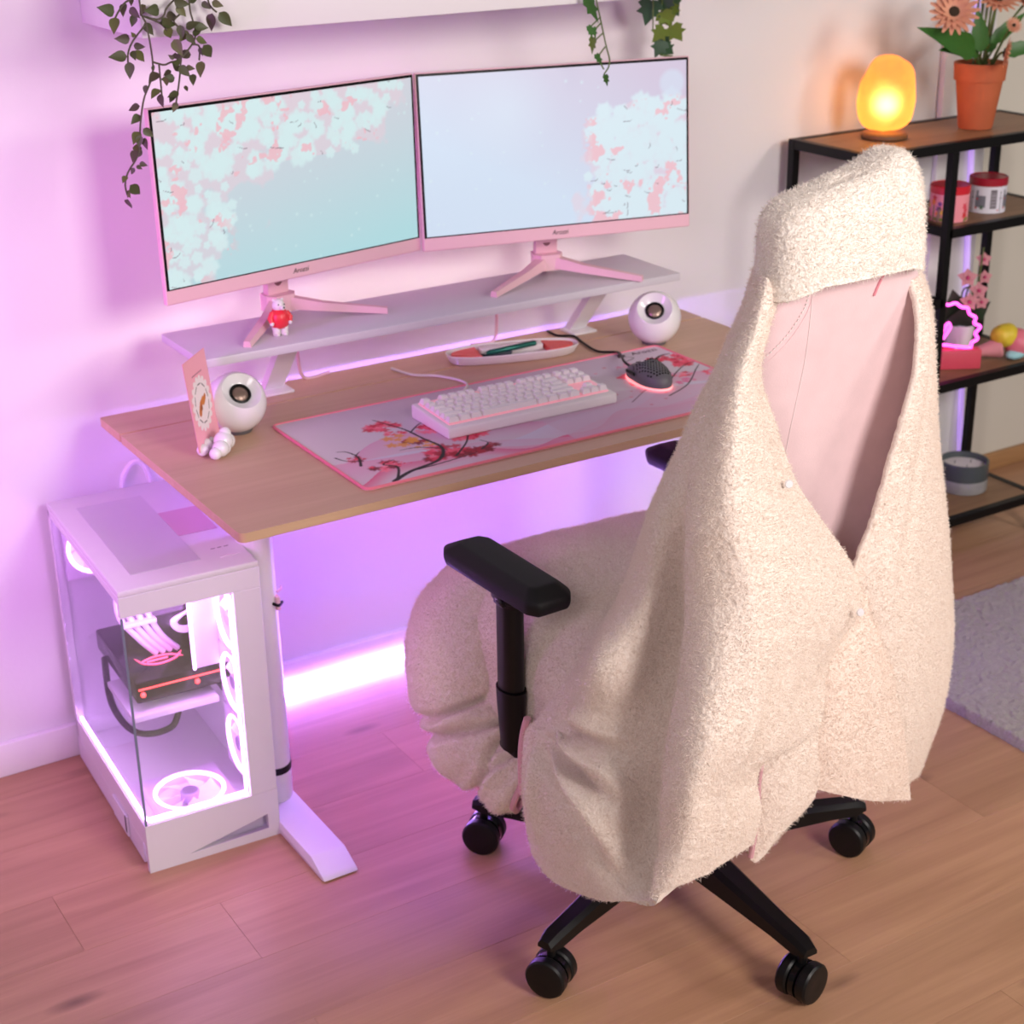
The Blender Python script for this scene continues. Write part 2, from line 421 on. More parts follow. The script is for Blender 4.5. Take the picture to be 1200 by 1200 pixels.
c = MB(); c.tube(spline([(-.490, -.036, .46), (-.480, -.032, .463), (-.474, -.018, .46)], 5), .0025, 6); c.box(-.494, -.486, -.042, -.026, .425, .452, .002)
c.obj('cable_clip', M_pink, dk)['label'] = 'small pink cable clip on the desk leg'
MB().tube(spline([(-.500, -.036, .44), (-.492, -.045, .437), (-.480, -.034, .437)], 5), .003, 6).obj('clip_band', M_black, dk)

# ------------------------------------------------------------ riser
ZR = .866
rs = thing('monitor_riser', 'long white metal riser shelf on the desk under both monitors', 'riser', (.656, .538, ZD))
MB().box(-.527, .527, -.101, .101, ZR - ZD - .016, ZR - ZD, .002).obj('riser_board', mat('grey_white_metal_board', (.62, .58, .64), .38), rs)
for lx in (.335 - .656, 1.045 - .656):
    s_ = MB(); V = []
    pf = [(.115, .006), (.105, .006), (-.045, .128), (-.032, .128)]
    pf = [(.098, .004), (.076, .004), (-.030, .1275), (-.008, .1275)]
    for sx in (-.02, .02): V += [(lx + sx, y_, z_) for y_, z_ in pf]
    s_.add(V, [(0, 1, 2, 3), (7, 6, 5, 4), (0, 4, 5, 1), (1, 5, 6, 2), (2, 6, 7, 3), (3, 7, 4, 0)])
    br = s_.obj('bracket', M_white, rs, 20)
    MB().box(lx - .03, lx + .03, .045, .10, 0, .0055, .0015).obj('bracket_foot', M_white, br)

# ------------------------------------------------------------ painting helpers for printed faces
class Canvas:
    def __init__(s, w, h, nx, ny):
        s.w, s.h = w, h; s.X, s.Y = np.meshgrid(np.linspace(0, w, nx), np.linspace(0, h, ny)); s.C = np.ones((ny, nx, 3)); s.nx, s.ny = nx, ny
    def mix(s, a, col):
        a = np.clip(a, 0, 1)[..., None]; s.C = s.C * (1 - a) + np.array(col) * a
    def disc(s, x, y, r, col, op=1., soft=.3, jag=0., seed=0):
        dx, dy = s.X - x, s.Y - y; d = np.hypot(dx, dy)
        if jag: r = r * (1 + jag * np.sin(np.arctan2(dy, dx) * 5 + seed) + jag * .6 * np.sin(np.arctan2(dy, dx) * 9 + 2 * seed))
        s.mix(op * np.clip((r - d) / (soft * r + 1e-9), 0, 1), col)
    def line(s, pts, w0, w1, col, op=1.):
        P = spline([(*p, 0) for p in pts], 6) if len(pts) > 2 else [(*p, 0) for p in pts]; k = len(P) - 1
        for i in range(k):
            (ax, ay, _), (bx, by, _) = P[i], P[i + 1]; L2 = (bx - ax) ** 2 + (by - ay) ** 2 + 1e-12
            t = np.clip(((s.X - ax) * (bx - ax) + (s.Y - ay) * (by - ay)) / L2, 0, 1)
            d = np.hypot(s.X - ax - t * (bx - ax), s.Y - ay - t * (by - ay)); wd = w0 + (w1 - w0) * (i + t) / k
            s.mix(op * np.clip((wd - d) / (.4 * wd + 3e-4) + .3, 0, 1) * (d < wd * 1.3 + 3e-4), col)
    def mesh(s, name, place):
        P = place(s.X, s.Y); me = gridmesh(name, P)
        at = me.color_attributes.new('print', 'FLOAT_COLOR', 'POINT')
        at.data.foreach_set('color', np.concatenate([np.clip(s.C, 0, 1), np.ones((s.ny, s.nx, 1))], -1).reshape(-1).astype(np.float32))
        return me
def lin(r, g, b):
    f = lambda c: (c / 255 / 12.92) if c / 255 < .04045 else ((c / 255 + .055) / 1.055) ** 2.4
    return (f(r), f(g), f(b))

# ------------------------------------------------------------ monitors
MW, MH = .571, .3395
SW, SH, CH = MW - .014, MH - .026 - .0095, .026
def screen_canvas(kind):
    c = Canvas(1.78, 1., 340, 192); X, Y = c.X, c.Y
    rg = np.random.default_rng(3 if kind else 5)
    P3 = np.stack([X, Y, X * 0], -1)
    if kind == 0:
        t = np.clip((1 - Y) * .85 + X * .12, 0, 1)[..., None]
        c.C = np.array(lin(226, 216, 228)) * (1 - t) + np.array(lin(182, 226, 232)) * t
        def cov(x, y): return max(y - .50 - .25 * max(x - 1.2, 0) * 1.2, 0) * 2.2 + max(.52 - x, 0) * 1.5 - (.25 if y < .12 else 0) - max(x - 1.5, 0) * 2.5 - (.6 if (x > .75 and y < .62) else 0)
        wt, n = lin(219, 244, 246), 420
    else:
        t = np.clip(Y * .9 + X * .45 - .55, 0, 1)[..., None]
        c.C = np.array(lin(214, 230, 250)) * (1 - t) + np.array(lin(216, 202, 226)) * t
        def cov(x, y): return (x - 1.02) * 2.2 + min(.0, .35 - abs(y - .35)) * 1.2 - max(y - .72 + .25 * abs(x - 1.12), 0) * 6
        wt, n = lin(222, 241, 250), 520
    pk, pk2, br = lin(247, 190, 202), lin(240, 212, 224), lin(120, 105, 120)
    CV = np.vectorize(cov)(X, Y)
    F1 = vnoise(P3, 7, 3 + kind) * .55 + vnoise(P3, 15, 7) * .3 + vnoise(P3, 33, 9) * .15
    F2 = vnoise(P3 + 5, 9, 13 + kind) * .5 + vnoise(P3, 22, 17) * .32 + vnoise(P3, 60, 19) * .18
    c.mix(np.clip((CV + (F1 - .5) * 1.1 - .15) * 3.0, 0, .5), pk2)
    k = 0
    while k < n * .62:
        x, y = rg.uniform(0, 1.78), rg.uniform(0, 1)
        if cov(x, y) + rg.uniform(-.22, .22) > .24:
            c.disc(x, y, rg.uniform(.025, .075), wt, .85, .35, .10, k); k += 1
        else: k += .2
    c.mix(np.clip((F2 - .635) * 22, 0, .85) * np.clip((CV - .05) * 5, 0, 1), pk)
    k = 0
    for _ in range(1400):
        x, y = rg.uniform(0, 1.78), rg.uniform(0, 1)
        if cov(x, y) > .18 and k < 26:
            a = rg.uniform(0, 6.28); L_ = rg.uniform(.02, .09); x1, y1 = x + L_ * math.cos(a), y + L_ * .6 * math.sin(a)
            c.line([(x, y), ((x + x1) / 2 + .006, (y + y1) / 2 - .006), (x1, y1)], .003, .0016, br, .65); k += 1
    for _ in range(46):
        x, y = rg.uniform(0, 1.78), rg.uniform(0, 1); c.disc(x, y, rg.uniform(.006, .016), wt, .6, .8)
    if kind: c.disc(.55, .75, .35, lin(222, 236, 252), .5, .9); c.disc(1.68, .86, .10, lin(218, 226, 246), .8, .3)
    return c
M_screen = printed('lit_monitor_screen', .93, .35)
def monitor(loc, al, tilt, kind, label):
    m = thing('monitor', label, 'monitor', loc, al, 'pair of pink framed monitors')
    PM = T(0, -.085, .0915) @ rotm('X', -tilt)
    pn = MB().box(-MW / 2, MW / 2, 0, .012, 0, MH, .0015, 1, PM).box(-MW / 2 + .05, MW / 2 - .05, .0121, .042, .03, MH - .06, .012, 3, PM).obj('housing', M_pink, m)
    MB().box(-MW / 2 + .0025, MW / 2 - .0025, -.0012, .001, CH, MH - .002, 0, 1, PM).obj('black_border', M_blackgl, pn)
    cv = screen_canvas(kind); M3 = np.array(PM)
    def place(X, Y):
        x = -SW / 2 + X / 1.78 * SW; z = CH + .0025 + Y * SH; y = np.full_like(x, -.0018)
        return np.stack([x, y, z], -1) @ M3[:3, :3].T + M3[:3, 3]
    mobj('screen', cv.mesh('screen', place), M_screen, pn)['label'] = 'lit screen with cherry blossom wallpaper'
    tm = textmesh('Arozzi', .013, .0002, .2)
    mobj('brand_lettering', tm, mat('dark_print_ink', (.05, .03, .035), .5), pn).matrix_local = PM @ T(0, -.0006, .0095) @ rotm('X', PI / 2)
    MB().box(-.024, .024, -.004, .014, .022, .22, .003, 2, rotm('X', .03)).obj('stand_column', M_pink, m)
    MB().box(-.035, .035, -.045, .0, .13, .20, .006).obj('tilt_bracket', M_pink, m)
    MB().lathe([(.013, -.0008), (.013, .0008)], 20, T(0, -.0052, .075) @ rotm('X', PI / 2), .8, 1.2).obj('cable_hole', mat('deep_pink_recess', (.22, .09, .11), .6), m)
    hub = MB().prism([(-.032, -.012), (-.02, -.028), (.02, -.028), (.032, -.012), (.026, .02), (-.026, .02)], .012, .045).obj('stand_hub', M_pink, m)
    for s_ in (-1, 1):
        g = MB(); d = Vector((s_ * .145, -.118, 0)).normalized(); n = Vector((-d.y, d.x, 0)); a = Vector((s_ * .014, -.016, 0)); e = Vector((s_ * .160, -.134, 0)); V = []
        for p0, hw, z0, z1 in ((a, .013, .016, .040), (a.lerp(e, .35), .0105, .010, .026), (e, .0075, .0, .011)):
            V += [p0 + n * hw + Vector((0, 0, z0)), p0 - n * hw + Vector((0, 0, z0)), p0 - n * hw * .8 + Vector((0, 0, z1)), p0 + n * hw * .8 + Vector((0, 0, z1))]
        g.add(V, [(0, 1, 2, 3), (11, 10, 9, 8)] + [(j * 4 + i, j * 4 + (i + 1) % 4, j * 4 + 4 + (i + 1) % 4, j * 4 + 4 + i) for j in (0, 1) for i in range(4)])
        g.obj('stand_leg', M_pink, m, 30)
    MB().box(-.010, .010, .012, .036, 0, .020, .003).obj('stand_heel', M_pink, m)
    return m
M_ledm = mat('magenta_led_strip', (.8, .4, .8), .4, emit=(.85, .16, .90), es=7)
_mon = monitor
def monitor(loc, al, tilt, kind, label):
    m = _mon(loc, al, tilt, kind, label)
    for x0, x1, z0, z1 in ((-MW / 2 + .012, -MW / 2 + .020, .11, .40), (MW / 2 - .020, MW / 2 - .012, .11, .40)):
        MB().box(x0, x1, -.0725 + .001, -.069, z0, z1, 0, 1, T(0, .0, 0) @ Matrix.Translation((0, math.tan(tilt) * .16, 0))).obj('backlight_strip', M_ledm, m)
    return m
def mon_loc(cx, cy, al): return (cx - .085 * math.sin(al), cy + .085 * math.cos(al), ZR)
monitor(mon_loc(.3756, .541, .1736), .1736, .0117, 0, 'left pink framed monitor with blossom branches along the top of its screen')
monitor(mon_loc(.9344, .512, -.2206), -.2206, .0718, 1, 'right pink framed monitor with white blossom cluster at the right of its screen')
MB().tube(spline([(.905, .60, ZR + .1), (.93, .648, .90), (.915, .655, .80), (.90, .64, .726), (.86, .648, .7245)], 6), .003, 8)
cb = MB().tube(spline([(.86, .648, .8), (.862, .646, .77), (.852, .644, .7265), (.80, .646, .7255)], 6), .0032, 8).obj('cable', M_pink); props(cb, 'pink cable hanging behind the pen tray under the riser', 'cable')
cb = MB().tube(spline([(.392, .645, .845), (.402, .646, .80), (.412, .644, .7275), (.47, .646, .7265)], 6), .0036, 8).obj('cable', M_pink); props(cb, 'pink cable hanging beside the left speaker under the riser', 'cable')

# ------------------------------------------------------------ desk mat
mat_x0, mat_x1, mat_y0, mat_y1 = .243, 1.115, .048, .425
c = Canvas(mat_x1 - mat_x0, mat_y1 - mat_y0, 480, 208); X, Y = c.X, c.Y
P3 = np.stack([X, Y, 0 * X], -1)
c.C[:] = lin(214, 198, 208)
c.mix(.5 * vnoise(P3, 7, 3), lin(196, 184, 200))
def hill(base, amp, f, ph, col, op, fade=.10):
    yy = base + amp * np.sin(X * f + ph) + .012 * np.sin(X * f * 2.7 + ph * 2)
    c.mix(op * (Y < yy) * np.clip(1 - (yy - Y) / fade, 0.05, 1), col)
hill(.16, .05, 11, -.8, lin(214, 150, 186), .8, .13)
hill(.11, .035, 8, 2.2, lin(205, 200, 220), .8, .08)
hill(.075, .05, 9, 1.2, lin(226, 150, 180), .75, .09)
hill(.045, .03, 14, -.6, lin(220, 60, 120), .8 , .05)
c.mix(.75 * (X > .42) * (Y < .15 + .03 * np.sin(X * 13)) , lin(206, 178, 198))
hill(.07, .05, 7.5, 1.0, lin(214, 158, 188), .55, .08)
ink = lin(38, 26, 30)
rg = np.random.default_rng(4)
def blossom(x, y, r, n, cols):
    for i in range(n):
        a, d = rg.uniform(0, 6.28), r * math.sqrt(rg.uniform()); c.disc(x + d * math.cos(a), y + d * math.sin(a) * .7, r * rg.uniform(.2, .42), cols[rg.integers(len(cols))], .85, .35, .25, i)
reds = [lin(226, 60, 92), lin(236, 92, 120), lin(198, 30, 60), lin(240, 130, 150)]; dr = [lin(120, 14, 34), lin(165, 22, 45)]; gold = [lin(222, 150, 60)]
blossom(.165, .255, .032, 26, reds[1:]); blossom(.165, .215, .02, 12, reds); blossom(.235, .20, .03, 24, reds); blossom(.175, .155, .022, 16, dr)
blossom(.155, .175, .035, 8, gold); blossom(.185, .125, .02, 6, gold); blossom(.27, .13, .035, 26, reds); blossom(.19, .075, .045, 26, reds + dr); blossom(.26, .055, .03, 16, dr); blossom(.225, .05, .03, 12, dr)
blossom(.05, .135, .02, 10, dr + reds); blossom(.075, .075, .03, 16, dr + reds); blossom(.11, .07, .012, 5, reds)
c.line([(.055, .005), (.10, .03), (.165, .05), (.20, .10), (.195, .16), (.19, .22), (.175, .27), (.165, .30)], .0052, .0012, ink)
c.line([(.10, .03), (.17, .035), (.24, .045)], .003, .001, ink); c.line([(.065, .012), (.09, .06), (.075, .085), (.10, .095)], .003, .0012, ink)
c.line([(.195, .10), (.165, .125), (.13, .13)], .0025, .0008, ink); c.line([(.19, .20), (.23, .235), (.25, .23)], .002, .001, ink); c.line([(.20, .05), (.25, .10), (.29, .16), (.31, .165)], .0025, .001, ink)
c.line([(.255, .055), (.28, .075), (.275, .095)], .0025, .001, ink); c.line([(.04, .10), (.055, .14), (.05, .175), (.035, .185)], .003, .001, ink); c.line([(.055, .15), (.07, .165)], .0018, .0008, ink); c.line([(.02, .16), (.03, .135), (.055, .12)], .002, .0008, ink)
c.line([(.24, .185), (.275, .17), (.30, .20)], .0025, .001, ink); c.line([(.28, .185), (.31, .215), (.295, .235)], .003, .001, ink)
blossom(.856, .285, .026, 22, reds[:3]); blossom(.82, .30, .022, 14, reds[:3]); blossom(.845, .25, .028, 22, reds[:3]); blossom(.80, .19, .02, 12, reds); blossom(.86, .17, .02, 10, reds); blossom(.70, .24, .02, 14, reds[:2]); blossom(.69, .20, .016, 8, reds); blossom(.78, .155, .02, 10, [lin(220, 110, 160)]); blossom(.74, .30, .02, 8, [lin(226, 140, 170)])
c.line([(.772, .20), (.79, .25), (.80, .285), (.835, .315), (.862, .318)], .0065, .002, lin(70, 25, 22)); c.line([(.74, .16), (.80, .21), (.845, .24), (.87, .245)], .002, .001, ink); c.line([(.70, .10), (.77, .135), (.84, .20), (.868, .225)], .002, .001, ink); c.line([(.62, .11), (.70, .165), (.76, .19)], .0015, .0008, lin(120, 80, 100)); c.line([(.775, .30), (.80, .30), (.82, .32)], .002, .001, ink); c.line([(.76, .325), (.785, .335), (.775, .35)], .0015, .0008, ink)
for _ in range(24): c.disc(rg.uniform(.62, .87), rg.uniform(.06, .36), rg.uniform(.002, .006), reds[rg.integers(4)], .5, .6)
dm = thing('desk_mat', 'large cherry blossom desk mat with pink stitched border', 'desk mat', ((mat_x0 + mat_x1) / 2, (mat_y0 + mat_y1) / 2, ZD))
hw, hh = (mat_x1 - mat_x0) / 2, (mat_y1 - mat_y0) / 2
board(-hw, hw, -hh, hh, .0002, .0028, (.014,) * 4).obj('mat_base', M_pink, dm)
i_ = .0035
mobj('printed_surface', c.mesh('printed_surface', lambda X, Y: np.stack([-hw + i_ + X * (hw - i_) / hw, -hh + i_ + Y * (hh - i_) / hh, 0 * X + .0032], -1)), printed('mat_print', 0, .75), dm)
poly = []
for cx, cy, a0 in ((hw - .014, -hh + .014, -90), (hw - .014, hh - .014, 0), (-hw + .014, hh - .014, 90), (-hw + .014, -hh + .014, 180)):
    for k in range(7): a = math.radians(a0 + 15 * k); poly.append((cx + .0125 * math.cos(a), cy + .0125 * math.sin(a), .0028))
MB().tube(poly, .0027, 8, True).obj('stitched_border', mat('hot_pink_stitching', (.86, .22, .30), .6, bump=.4, bscale=900), dm)
mobj('lettering', textmesh('Arozzi', .024, .0001, .15), mat('dark_print_ink'), dm, (hw - .050, hh - .030, .0036))
cg = MB().prism([(0, 0), (.010, .020), (.016, .020), (.008, 0)], 0, .0002).prism([(.012, 0), (.019, .013), (.024, .013), (.018, 0)], 0, .0002); cg.obj('emblem', mat('dark_print_ink'), dm, loc=(hw - .118, hh - .030, .0036))

# ------------------------------------------------------------ keyboard
kb = thing('keyboard', 'white compact mechanical keyboard with pink glow between the keys', 'keyboard', (.655, .243, ZD + .0033), -.012)
V = []
for x, y in ((-.181, -.07), (.181, -.07), (.181, .07), (-.181, .07)): V += [(x, y, 0)]
kh = lambda y: .020 + (y + .07) / .14 * .008
body = MB().add(V + [(x, y, kh(y)) for x, y, z in V], [(3, 2, 1, 0), (4, 5, 6, 7), (0, 1, 5, 4), (1, 2, 6, 5), (2, 3, 7, 6), (3, 0, 4, 7)])
me = body.mesh('case', 0); bm = bmesh.new(); bm.from_mesh(me); bmesh.ops.bevel(bm, geom=bm.edges[:], offset=.004, segments=3, affect='EDGES', profile=.5); bm.to_mesh(me); bm.free()
me.polygons.foreach_set('use_smooth', [True] * len(me.polygons)); me.set_sharp_from_angle(angle=.6)
case = mobj('case', me, M_white2, kb)
tl = math.atan2(.008, .14)
MK = T(0, 0, kh(0)) @ rotm('X', tl)
MB().box(-.1708, .1708, -.0549, .0612, .0004, .0018, 0, 1, MK).obj('glowing_plate', mat('pink_backlight', (.9, .6, .65), .5, emit=(1., .20, .28), es=.32), case)
u = .0187
rows = [[(0, 1), (2, 1), (3, 1), (4, 1), (5, 1), (6.5, 1), (7.5, 1), (8.5, 1), (9.5, 1), (11, 1), (12, 1), (13, 1), (14, 1), (15.25, 1), (16.25, 1), (17.25, 1)],
        [(i, 1) for i in range(13)] + [(13, 2)] + [(15.25, 1), (16.25, 1), (17.25, 1)],
        [(0, 1.5)] + [(1.5 + i, 1) for i in range(12)] + [(13.5, 1.5)] + [(15.25, 1), (16.25, 1), (17.25, 1)],
        [(0, 1.75)] + [(1.75 + i, 1) for i in range(11)] + [(12.75, 2.25)],
        [(0, 2.25)] + [(2.25 + i, 1) for i in range(10)] + [(12.25, 2.75)] + [(16.25, 1)],
        [(0, 1.25), (1.25, 1.25), (2.5, 1.25), (3.75, 6.25), (10, 1.25), (11.25, 1.25), (12.5, 1.25), (13.75, 1.25), (15.25, 1), (16.25, 1), (17.25, 1)]]
keym = {}
def keymesh(wd):
    if wd in keym: return keym[wd]
    a, d, h = wd * u / 2 - .0010, u / 2 - .0010, .0098
    V = [(-a, -d, 0), (a, -d, 0), (a, d, 0), (-a, d, 0), (-a + .0024, -d + .0022, h), (a - .0024, -d + .0022, h), (a - .0024, d - .0042, h), (-a + .0024, d - .0042, h)]
    me = MB().add(V, [(3, 2, 1, 0), (4, 5, 6, 7), (0, 1, 5, 4), (1, 2, 6, 5), (2, 3, 7, 6), (3, 0, 4, 7)]).mesh('keycap', 0)
    bm = bmesh.new(); bm.from_mesh(me); bmesh.ops.bevel(bm, geom=[e for e in bm.edges if min(v.co.z for v in e.verts) > .005], offset=.0008, segments=1, affect='EDGES'); bm.to_mesh(me); bm.free()
    keym[wd] = me; return me
yy = [2.75, 1.6, .6, -.4, -1.4, -2.4]
M_key = mat('white_keycap_plastic', (.84, .81, .81), .45)
for rw, y_ in zip(rows, yy):
    for x_, wd in rw:
        k_ = mobj('keycap', keymesh(wd), M_key, kb); k_.matrix_local = MK @ T((x_ + wd / 2 - 9.125) * u, y_ * u + .0005, .0028)
cb = MB().tube(spline([(.61, .322, .735), (.60, .36, .7275), (.66, .43, .7255), (.64, .50, .7255), (.60, .54, .7255), (.585, .60, .7255)], 8), .0026, 8).obj('cable', M_white2); props(cb, 'white keyboard cable curving around the pen tray on the desk', 'cable')

# ------------------------------------------------------------ mouse
ms = thing('computer_mouse', 'dark grey honeycomb gaming mouse with glowing pink rim', 'mouse', (.956, .236, ZD + .0035), -.12)
ms.scale = (1.1, 1.1, 1.1)
def mouse_pt(a, e, k=1.):
    # a around, e 0 rim..1 top
    x = .0325 * math.cos(a); y = .0605 * math.sin(a)
    wz = 1 - .10 * math.exp(-((y - .005) / .03) ** 2)
    r = (1 - e ** 2.6) ** .5 if e < 1 else 0
    hz = .038 * (1 - .32 * max(y, 0) / .06 - .12 * max(-y, 0) / .06)
    return Vector((x * wz * r * k, y * r * k - .004 * e, .006 + hz * e * k))
g = MB(); na, ne = 40, 16; V = []; F = []
for j in range(ne + 1):
    for i in range(na): V.append(mouse_pt(2 * PI * i / na, math.sin(j / ne * PI / 2) if j < ne else 1.))
for j in range(ne):
    for i in range(na): F.append((j * na + i, j * na + (i + 1) % na, (j + 1) * na + (i + 1) % na, (j + 1) * na + i))
g.add(V, F).obj('shell', M_grey, ms, 60)
hl = MB()
for iy in range(-8, 5):
    for ix in range(-6, 7):
        x = ix * .0056 + (.0028 if iy % 2 else 0); y = iy * .0056
        q = (x / .0325) ** 2 + (y / .0605) ** 2
        if q > .80 or (y > .018): continue
        e = (1 - q) ** (1 / 2.6) if q < 1 else 0
        a = math.atan2(y / .0605, x / .0325)
        p0 = mouse_pt(a, e); p1 = mouse_pt(a + .05, e); p2 = mouse_pt(a, max(e - .03, 0))
        n = (p1 - p0).cross(p0 - p2)
        if n.length < 1e-12: n = Vector((0, 0, 1))
        n.normalize(); n = n if n.z > 0 else -n
        hl.lathe([(.0019, -.001), (.0019, .0004)], 6, frame(p0, n))
hl.obj('honeycomb_holes', M_blackgl, ms, 0)['kind'] = 'stuff'
MB().lathe([(.96, .001), (1.03, .002), (1.03, .0052), (.97, .0062)], 40, Matrix.Diagonal((.0318, .0595, 1, 1))).obj('glowing_rim', mat('pink_mouse_light', (.9, .5, .5), .4, emit=(1., .25, .25), es=1.4), ms)
MB().lathe([(.004, -.004), (.0085, -.0035), (.0085, .0035), (.004, .004)], 20, T(0, .036, .0195) @ rotm('Y', PI / 2)).obj('scroll_wheel', M_black, ms)
MB().box(-.0332, -.0302, -.004, .026, .017, .023, .001, 1).obj('side_button', M_blackgl, ms)
cb = MB().tube(spline([(.962, .304, .738), (.968, .335, .740), (1.005, .40, .732), (1.015, .43, .7265), (.99, .46, .7255), (1.00, .53, .7255), (1.01, .575, .7255), (.985, .60, .7255), (.985, .640, .7255)], 8), .0026, 8).obj('cable', M_black); props(cb, 'thin black mouse cable running back from the mouse', 'cable')

# ------------------------------------------------------------ pen tray and pens
tr = thing('pen_tray', 'white boat shaped pen tray with coral ends', 'pen tray', (.828, .530, ZD), -.27)
def stad(L_, W_, n=14):
    return [(L_ * math.copysign(abs(math.cos(a)) ** .85, math.cos(a)), W_ * math.copysign(abs(math.sin(a)) ** .75, math.sin(a))) for a in [2 * PI * i / (4 * n) for i in range(4 * n)]]
def shell(rings, n=14):
    V = []; F = []; N_ = 4 * n
    for L_, W_, z in rings: V += [(x, y, z) for x, y in stad(L_, W_, n)]
    for j in range(len(rings) - 1):
        for i in range(N_): F.append((j * N_ + i, j * N_ + (i + 1) % N_, (j + 1) * N_ + (i + 1) % N_, (j + 1) * N_ + i))
    F.append(tuple(range(N_ - 1, -1, -1))); F.append(tuple((len(rings) - 1) * N_ + i for i in range(N_)))
    return MB().add(V, F)
shell([(.124, .032, 0), (.132, .040, .005), (.140, .048, .021), (.1385, .0468, .0225), (.136, .045, .021), (.130, .038, .009)]).obj('bowl', M_white2, tr, 40)
M_coralin = M_coral
for s_ in (-1, 1):
    pts = [(.129 * math.cos(a), .039 * math.sin(a)) for a in [(-PI / 2 + .95) + k * (PI - 1.9) / 10 for k in range(11)]]
    pts = [(s_ * x, y) for x, y in pts] + [(s_ * .072, .034), (s_ * .072, -.034)]
    MB().prism(pts, .0092, .0205).obj('end_insert', M_coralin, tr, 20)['label'] = 'coral insert'
MB().box(-.066, .068, .004, .035, .0092, .0235, .004).obj('pen_rest', M_white2, tr)
def pen(name, p0, p1, r, m, label, tipm):
    p0, p1 = Vector(p0), Vector(p1); L_ = (p1 - p0).length
    t = thing(name, label, 'pen', p0, 0); MM = frame((0, 0, 0), p1 - p0)
    MB().lathe([(r * .5, 0.008), (r, .016), (r, L_ - .004), (r * .8, L_)], 14, MM).obj('barrel', m, t)
    MB().lathe([(.0004, 0), (r * .5, .0079)], 12, MM).obj('tip', tipm, t)
    MB().box(-.0012, .0012, r, r + .0015, L_ - .035, L_ - .004, .0003, 1, MM).obj('clip', tipm, t)
    return t
pen('pen', (.752, .523, .7455), (.868, .504, .7535), .0055, mat('dark_green_metal', (.02, .16, .12), .25, metal=.5), 'glossy dark green pen lying across the pen tray', mat('steel', (.5, .5, .5), .3, metal=1.))
pen('pen', (.750, .545, .7365), (.822, .523, .7365), .004, mat('dark_blue_plastic', (.02, .03, .06), .3), 'thin dark pen inside the pen tray behind the green one', mat('steel'))

# ------------------------------------------------------------ speakers
def speaker(c_, n_, label):
    c_ = Vector(c_); r = .0550
    s_ = thing('speaker', label, 'speaker', (c_.x, c_.y, ZD), 0, 'pair of white ball speakers')
    F_ = frame((0, 0, c_.z - ZD), n_)
    h = r * .74; rf = math.sqrt(r * r - h * h)
    prof = []
    for k in range(26):
        a = PI - (PI - math.acos(h / r)) * k / 25; prof.append((max(r * math.sin(a), 0), r * math.cos(a)))
    prof[0] = (0, -r)
    prof += [(rf * .97, h + .0006), (rf * .92, h - .001), (rf * .60, h - .010), (.019, h - .0115)]
    MB().lathe(prof, 48, F_).obj('ball_housing', M_whitegl, s_, 40)
    MB().lathe([(.0192, h - .012), (.0195, h - .0085), (.0165, h - .0075), (.015, h - .0105)], 32, F_).obj('surround_ring', M_black, s_)
    MB().lathe([(.0152, h - .0112), (.012, h - .0085), (.007, h - .0066), (0, h - .006)], 28, F_).obj('driver_cone', mat('bronze_cone', (.30, .21, .17), .35, metal=.6), s_)
    MB().box(-.004, .004, -.029, -.025, h - .0098, h - .0088, 0, 1, F_).obj('maker_mark', M_grey, s_)
    MB().lathe([(.024, 0), (.026, .003), (.026, .009)], 28).obj('rubber_foot', M_grey, s_)
    return s_
speaker((.186, .440, .777), (.035, -.70, .71), 'white ball speaker behind the pink card on the left')
speaker((1.127, .449, .777), (-.44, -.585, .68), 'white ball speaker at the right end under the riser')

# ------------------------------------------------------------ card and cloud holder
cw, chh = .100, .160
c = Canvas(cw, chh, 110, 170); c.C[:] = lin(240, 168, 186); X, Y = c.X, c.Y
c.mix(((X - .05) / .037) ** 2 + ((Y - .075) / .044) ** 2 < 1, lin(238, 224, 228))
for k in range(18):
    a = 2 * PI * k / 18; c.disc(.05 + .037 * math.cos(a), .075 + .044 * math.sin(a), .006, lin(238, 224, 228), 1, .1)
for k in range(10):
    a = 2 * PI * k / 10 + .1; c.line([(.05 + .029 * math.cos(a), .075 + .035 * math.sin(a)), (.05 + .029 * math.cos(a + .42), .075 + .035 * math.sin(a + .42))], .0012, .0012, lin(70, 60, 66))
c.line([(.036, .060), (.046, .076), (.060, .078), (.066, .084)], .006, .004, lin(196, 110, 50)); c.disc(.056, .078, .0095, lin(206, 124, 60), 1, .3); c.disc(.044, .068, .006, lin(150, 78, 34), 1, .4)
for k in range(9): c.line([(.028 + k * .005, .128), (.031 + k * .005, .129)], .0009, .0009, lin(120, 70, 84))
cdh = thing('greeting_card', 'pink greeting card with round white badge standing in a cloud holder', 'card', (.073, .343, ZD + .011), math.radians(47))
MC = rotm('X', -.10); A = np.array(MC)
MB().box(0, cw, 0, .0008, 0, chh, 0, 1, MC).obj('card_sheet', mat('pink_card_paper', lin(240, 168, 186), .8), cdh)
mobj('printed_face', c.mesh('printed_face', lambda X, Y: np.stack([X, 0 * X - .0004, Y], -1) @ A[:3, :3].T), printed('card_print', 0, .8), cdh)
ch_ = thing('card_holder', 'small white cloud shaped card holder at the foot of the pink card', 'card holder', (.108, .360, ZD), math.radians(47))
g = MB()
for x, y, z, r in ((-.033, -.014, .011, .011), (-.018, -.018, .015, .015), (.002, -.016, .022, .017), (.018, -.016, .016, .015), (.030, -.013, .011, .010), (-.006, -.020, .012, .012), (.010, -.017, .033, .011), (-.020, .014, .011, .011), (.0, .014, .013, .012), (.018, .014, .011, .011)): g.sphere((x, y, z), r, 16, 10)
g.obj('cloud_body', M_whitegl, ch_, 60)

